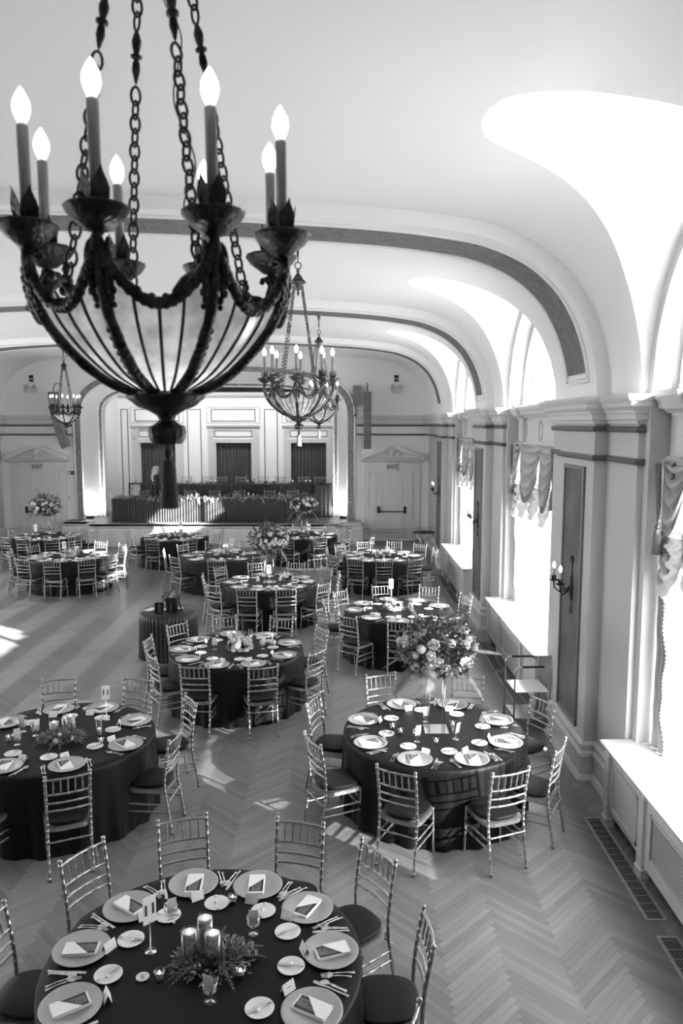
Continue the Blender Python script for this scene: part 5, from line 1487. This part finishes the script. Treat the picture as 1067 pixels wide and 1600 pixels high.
for s_ in (-1, 1):
    a = MB()
    for y in (-.2, .2): a.tube([(s_ * .24, y * .9 + s_ * .01, 0), (-s_ * .24, y * .9 + s_ * .01, .78)], .012, 6)
    a.tube([(s_ * .24, -.18, .04), (s_ * .24, .18, .04)], .010, 6); a.tube([(-s_ * .24, -.18, .76), (-s_ * .24, .18, .76)], .010, 6); a.build('leg_frame', M['chrome'], t)

# ================================================================== LOUDSPEAKERS AND SMALL WALL THINGS
def line_array(x, label, curve):
    t = thing('line_array_speaker', label, 'loudspeaker', (x, 24.62, 4.87), 0, 'line-array loudspeakers')
    y_ = 0; z = 0; an = 0; xx = 0
    for i in range(8):
        h = .228; an += curve
        mt = Matrix.Translation((xx, 0, z)) @ Matrix.Rotation(an, 4, 'Y')
        a = MB(); a.bevbox(-.125, .125, -.14, .12, -h + .006, 0, .006, mtx=mt); c_ = a.build('cabinet', M['speaker'], t)
        a = MB()
        for j in range(5): a.box(-.11, .11, -.145, -.139, -h + .03 + j * .038, -h + .038 + j * .038, mtx=mt)
        a.build('grille_slot', M['blackmetal'], c_)
        xx += -math.sin(an) * h; z += -math.cos(an) * h
    a = MB(); a.tube([(0, 0, 0), (0, .15, .25), (0, .47, .3)], .015, 6); a.build('bracket', M['blackmetal'], t)
line_array(.76, 'straight grey line-array loudspeaker hanging right of the proscenium', 0)
line_array(-9.30, 'curved grey line-array loudspeaker hanging left of the proscenium', -.045)
t = thing('box_speaker', 'grey box loudspeaker between the arch and the straight line array', 'loudspeaker', (.42, 24.9, 4.76))
a = MB(); a.bevbox(-.12, .12, -.13, .13, -.32, .32, .012); a.build('cabinet', M['speaker'], t); a = MB(); a.tube([(-.03, .1, -.32), (-.03, .12, -.62)], .012, 6); a.box(-.1, .08, .05, .18, -.66, -.62); a.build('bracket', M['blackmetal'], t)
a = MB(); a.bevbox(-.10, .10, -.05, 0, -.06, .06, .008); o = a.build('sign_box', M['blackmetal'], None, (-8.98, Y1, 2.25)); tag(o, 'small dark control box on the wall right of the left exit door', 'control box')
b = MB(); b.box(-.08, -.02, -.054, -.05, -.04, .04); b.build('lit_face', M['exitface'], o)
for x, w in ((.72, 'left of the right exit door'), (-9.1, 'right of the left exit door')):
    a = MB(); a.bevbox(-.045, .045, -.02, 0, -.07, .07, .006); o = a.build('thermostat', M['trim'], None, (x, Y1 - .0, 1.42)); tag(o, 'small pale wall thermostat ' + w, 'thermostat')

# ================================================================== THE STAGE: HEAD TABLES
def long_skirt(x0, x1, y0, y1, zt, zb, step, amp, name, m):
    path = []
    def seg(a_, b_):
        n_ = max(2, int((Vector(b_) - Vector(a_)).length / (step / 6)))
        return [(a_[0] + (b_[0] - a_[0]) * i / n_, a_[1] + (b_[1] - a_[1]) * i / n_) for i in range(n_)]
    path = seg((x0, y1), (x0, y0)) + seg((x0, y0), (x1, y0)) + seg((x1, y0), (x1, y1)) + [(x1, y1)]
    mb = MB(); N = len(path); R2 = random.Random(4); jit = [R2.uniform(-1, 1) for _ in range(N)]
    cxm, cym = (x0 + x1) / 2, (y0 + y1) / 2
    def fn(u, v):
        i = round(u * (N - 1)); p_ = path[i]; w = math.sin(i / 6 * 2 * pi + .8 * math.sin(i * .11)) * amp * (.3 + .7 * (1 - v)) + .004 * jit[i]
        nx = -1 if p_[0] <= x0 + 1e-4 and p_[1] > y0 + .001 else (1 if p_[0] >= x1 - 1e-4 and p_[1] > y0 + .001 else 0); ny = -1 if nx == 0 else 0
        return (p_[0] + nx * w, p_[1] + ny * w, zb + (zt - zb) * v)
    mb.grid(fn, N - 1, 5); mb.box(x0, x1, y0, y1, zt - .02, zt)
    return mb.build(name, M[m])
o = long_skirt(-7.47, -1.75, 24.35, 24.95, 1.46, .715, .085, .020, 'head_table', 'skirt'); tag(o, 'long head table with pleated black skirt along the stage front', 'table')
a = MB(); a.box(CX - 3.2, CX + 3.88, 25.72, 28.2, ZS, 1.06); o = a.build('stage_riser', M['riser']); tag(o, 'low dark riser behind the front head table on the stage', 'riser')
o = long_skirt(-7.2, -.42, 25.75, 26.4, 1.81, 1.065, .16, .012, 'rear_head_table', 'skirt'); tag(o, 'long rear head table under black cloth on the raised part of the stage', 'table')
o = long_skirt(-.98, -.42, 25.55, 25.72, 1.80, .715, .12, .01, 'cloth_drop', 'skirt'); tag(o, 'black cloth dropping over the right end of the stage riser', 'cloth')
def garland(x0, x1, y, z, seed, lbl, dark, L=.16, n=330):
    a = MB(); q = random.Random(seed)
    for i in range(n):
        x = q.uniform(x0, x1); d = Vector((q.uniform(-1, 1), q.uniform(-1.1, .2), q.uniform(-.6, .45))).normalized(); s_ = d.cross(Vector((0, .3, 1))).normalized() * q.uniform(.012, .026); l = L * q.uniform(.6, 1.5); p_ = Vector((x, y + q.uniform(-.05, .12), z + q.uniform(0, .07)))
        a.add([p_, p_ + d * l * .45 + s_, p_ + d * l, p_ + d * l * .45 - s_], [(0, 1, 2, 3)])
    for i in range(int((x1 - x0) * 2.2)):
        x = q.uniform(x0, x1); frond(a, (x, y, z + .04), (q.uniform(-1, 1), -1, q.uniform(-.5, .3)), L * 2.0, .06, 12, .8, .012, .6)
    o = a.build('leaf_garland', M[dark]); return tag(o, lbl, 'garland', None, 'stuff')
garland(-7.5, -1.7, 24.42, 1.47, 5, 'pale leafy garland with palm fronds along the front head table', 'paleleaf', .17, 700)
garland(-7.2, -.45, 25.85, 1.82, 6, 'dark leafy garland along the rear head table', 'leaf', .11, 700)
for i, x in enumerate((-6.74, -6.02, -5.17, -4.34, -3.51, -2.49, -1.72)):
    CHS.place((x, 25.30, ZS), pi, 'silver bamboo-style chair behind the front head table on the stage, %s from the left' % ['first', 'second', 'third', 'fourth', 'fifth', 'sixth', 'seventh'][i], 'chairs on the stage')
for i, x in enumerate((-5.62, -4.87, -4.37, -3.68, -2.89, -2.27, -1.43, -.85)):
    CHS.place((x, 26.95, 1.06), pi, 'silver bamboo-style chair behind the rear head table against the curtains, %s from the left' % ['first', 'second', 'third', 'fourth', 'fifth', 'sixth', 'seventh', 'eighth'][i], 'chairs on the stage')
OR = ['first', 'second', 'third', 'fourth', 'fifth', 'sixth', 'seventh', 'eighth', 'ninth', 'tenth', 'eleventh', 'twelfth']
for i, x in enumerate((-7.2, -7.0, -5.85, -4.95, -4.80, -4.05, -3.1, -2.95, -2.1)):
    (KV1 if i % 2 else KV2).place((x, 24.68 + .04 * (i % 3), 1.462), 0, 'glass cylinder candle on the front head table, %s from the left' % OR[i], 'candles on the head tables', scale=.8)
for i, x in enumerate((-6.55, -6.4, -4.7, -4.55, -4.4, -3.3, -3.1, -2.4, -1.75, -1.3, -1.15)):
    KV1.place((x, 26.05 + .04 * (i % 3), 1.812), 0, 'glass cylinder candle on the rear head table, %s from the left' % OR[i], 'candles on the head tables', scale=.8)
f_ = thing('portrait_frame', 'black-framed portrait photograph standing at the left end of the front head table', 'framed portrait', (-6.80, 24.72, 1.463), .06)
mt = Matrix.Rotation(-.12, 4, 'X')
a = MB(); frame_rect(a, -.21, .21, 0, .48, .012, .045, .025); a.v = [tuple(mt @ Vector(p)) for p in a.v]; a.build('frame', M['blackmetal'], f_)
a = MB(); a.box(-.19, .19, .0, .008, .02, .46, mtx=mt); pr_ = a.build('print', M['photo'], f_)
a = MB(); a.ball((0, -.004, .28), .055, 14, 9, (1, .06, 1.25), mtx=mt); a.ball((0, -.003, .13), .11, 14, 9, (1, .03, .8), mtx=mt); a.build('pictured_figure', M['skin'], pr_)

# ---- woman in black behind the front head table
def person():
    # one continuous body from a vertical loft plus limbs, hips at the origin's height
    t = thing('person', 'person with long fair hair, dressed in black, standing behind the front head table', 'person', (-6.30, 25.52, ZS), math.radians(-80))
    verts = [(0, 0, .98), (0, 0, 1.12), (0, .01, 1.28), (0, 0, 1.42), (0, -.005, 1.50), (0, .015, 1.58), (0, .02, 1.66), (0, .02, 1.72)]
    rad = [(.155, .115), (.115, .09), (.15, .11), (.165, .085), (.055, .055), (.065, .075), (.075, .09), (.05, .07)]
    e = [(i, i + 1) for i in range(7)]
    def add(p, r, par): verts.append(p); rad.append(r); e.append((par, len(verts) - 1)); return len(verts) - 1
    for s_ in (-1, 1):
        h = add((s_ * .09, 0, .90), (.095, .10), 0); k_ = add((s_ * .095, .01, .50), (.062, .065), h); c_ = add((s_ * .095, -.01, .34), (.055, .06), k_); an_ = add((s_ * .095, -.015, .09), (.036, .04), c_); add((s_ * .105, .11, .035), (.035, .03), an_)
        sh = add((s_ * .175, 0, 1.40), (.055, .055), 3); el = add((s_ * .21, .02 if s_ > 0 else .05, 1.13), (.040, .040), sh); wr = add((s_ * .18, .20, 1.0), (.027, .024), el); ha = add((s_ * .17, .27, .985), (.036, .018), wr)
        for fi in range(4): f1 = add((s_ * .17 + (fi - 1.5) * .018, .315, .975), (.009, .009), ha); add((s_ * .17 + (fi - 1.5) * .02, .345 + .005 * (1 - abs(fi - 1.5)), .955), (.008, .008), f1)
        add((s_ * .17 - s_ * .045, .285, .97), (.010, .010), ha)
    me = bpy.data.meshes.new('body'); me.from_pydata(verts, e, []); o = bpy.data.objects.new('body', me); COL.objects.link(o)
    md = o.modifiers.new('skin', 'SKIN'); sv = me.skin_vertices[0].data
    for i, r in enumerate(rad): sv[i].radius = r
    sv[0].use_root = True
    o.modifiers.new('sub', 'SUBSURF').levels = 2; o.modifiers['sub'].render_levels = 2
    dg = bpy.context.evaluated_depsgraph_get(); m2 = bpy.data.meshes.new_from_object(o.evaluated_get(dg))
    o.modifiers.clear(); o.data = m2; m2.materials.clear(); m2.materials.append(M['dress']); m2.materials.append(M['skin'])
    for p_ in m2.polygons:
        p_.use_smooth = True; c_ = p_.center
        if c_.z > 1.47 or (c_.y > .19 and .9 < c_.z < 1.1) : p_.material_index = 1
    o.parent = t
    a = MB(); a.ball((0, .105, 1.60), .016, 8, 6, (.8, 1.2, 1.1)); a.ball((0, .085, 1.555), .022, 8, 5, (1, .6, .35)); 
    for s_ in (-1, 1): a.ball((s_ * .03, .098, 1.635), .010, 8, 6); a.ball((s_ * .078, .015, 1.62), .022, 8, 6, (.4, .7, 1.2))
    a.build('face', M['skin'], t)
    def hair(u, v):
        an_ = pi * (-.20 + 1.4 * u) + pi; s2 = v
        r = .100 + .012 * math.sin(u * 60); z = 1.735 - .02 - .42 * s2
        k_ = math.sin(min(1, s2 * 3.2) * pi / 2); return (r * k_ * math.cos(an_) * (1 + .15 * s2), .0 + r * 1.02 * k_ * math.sin(an_) - .01 - .05 * s2, z + .03 * (1 - k_))
    a = MB(); a.grid(hair, 40, 16); a.ball((0, .0, 1.68), .100, 16, 9, (.95, 1.05, .72)); a.build('hair', M['hair'], t)
    return t
person()
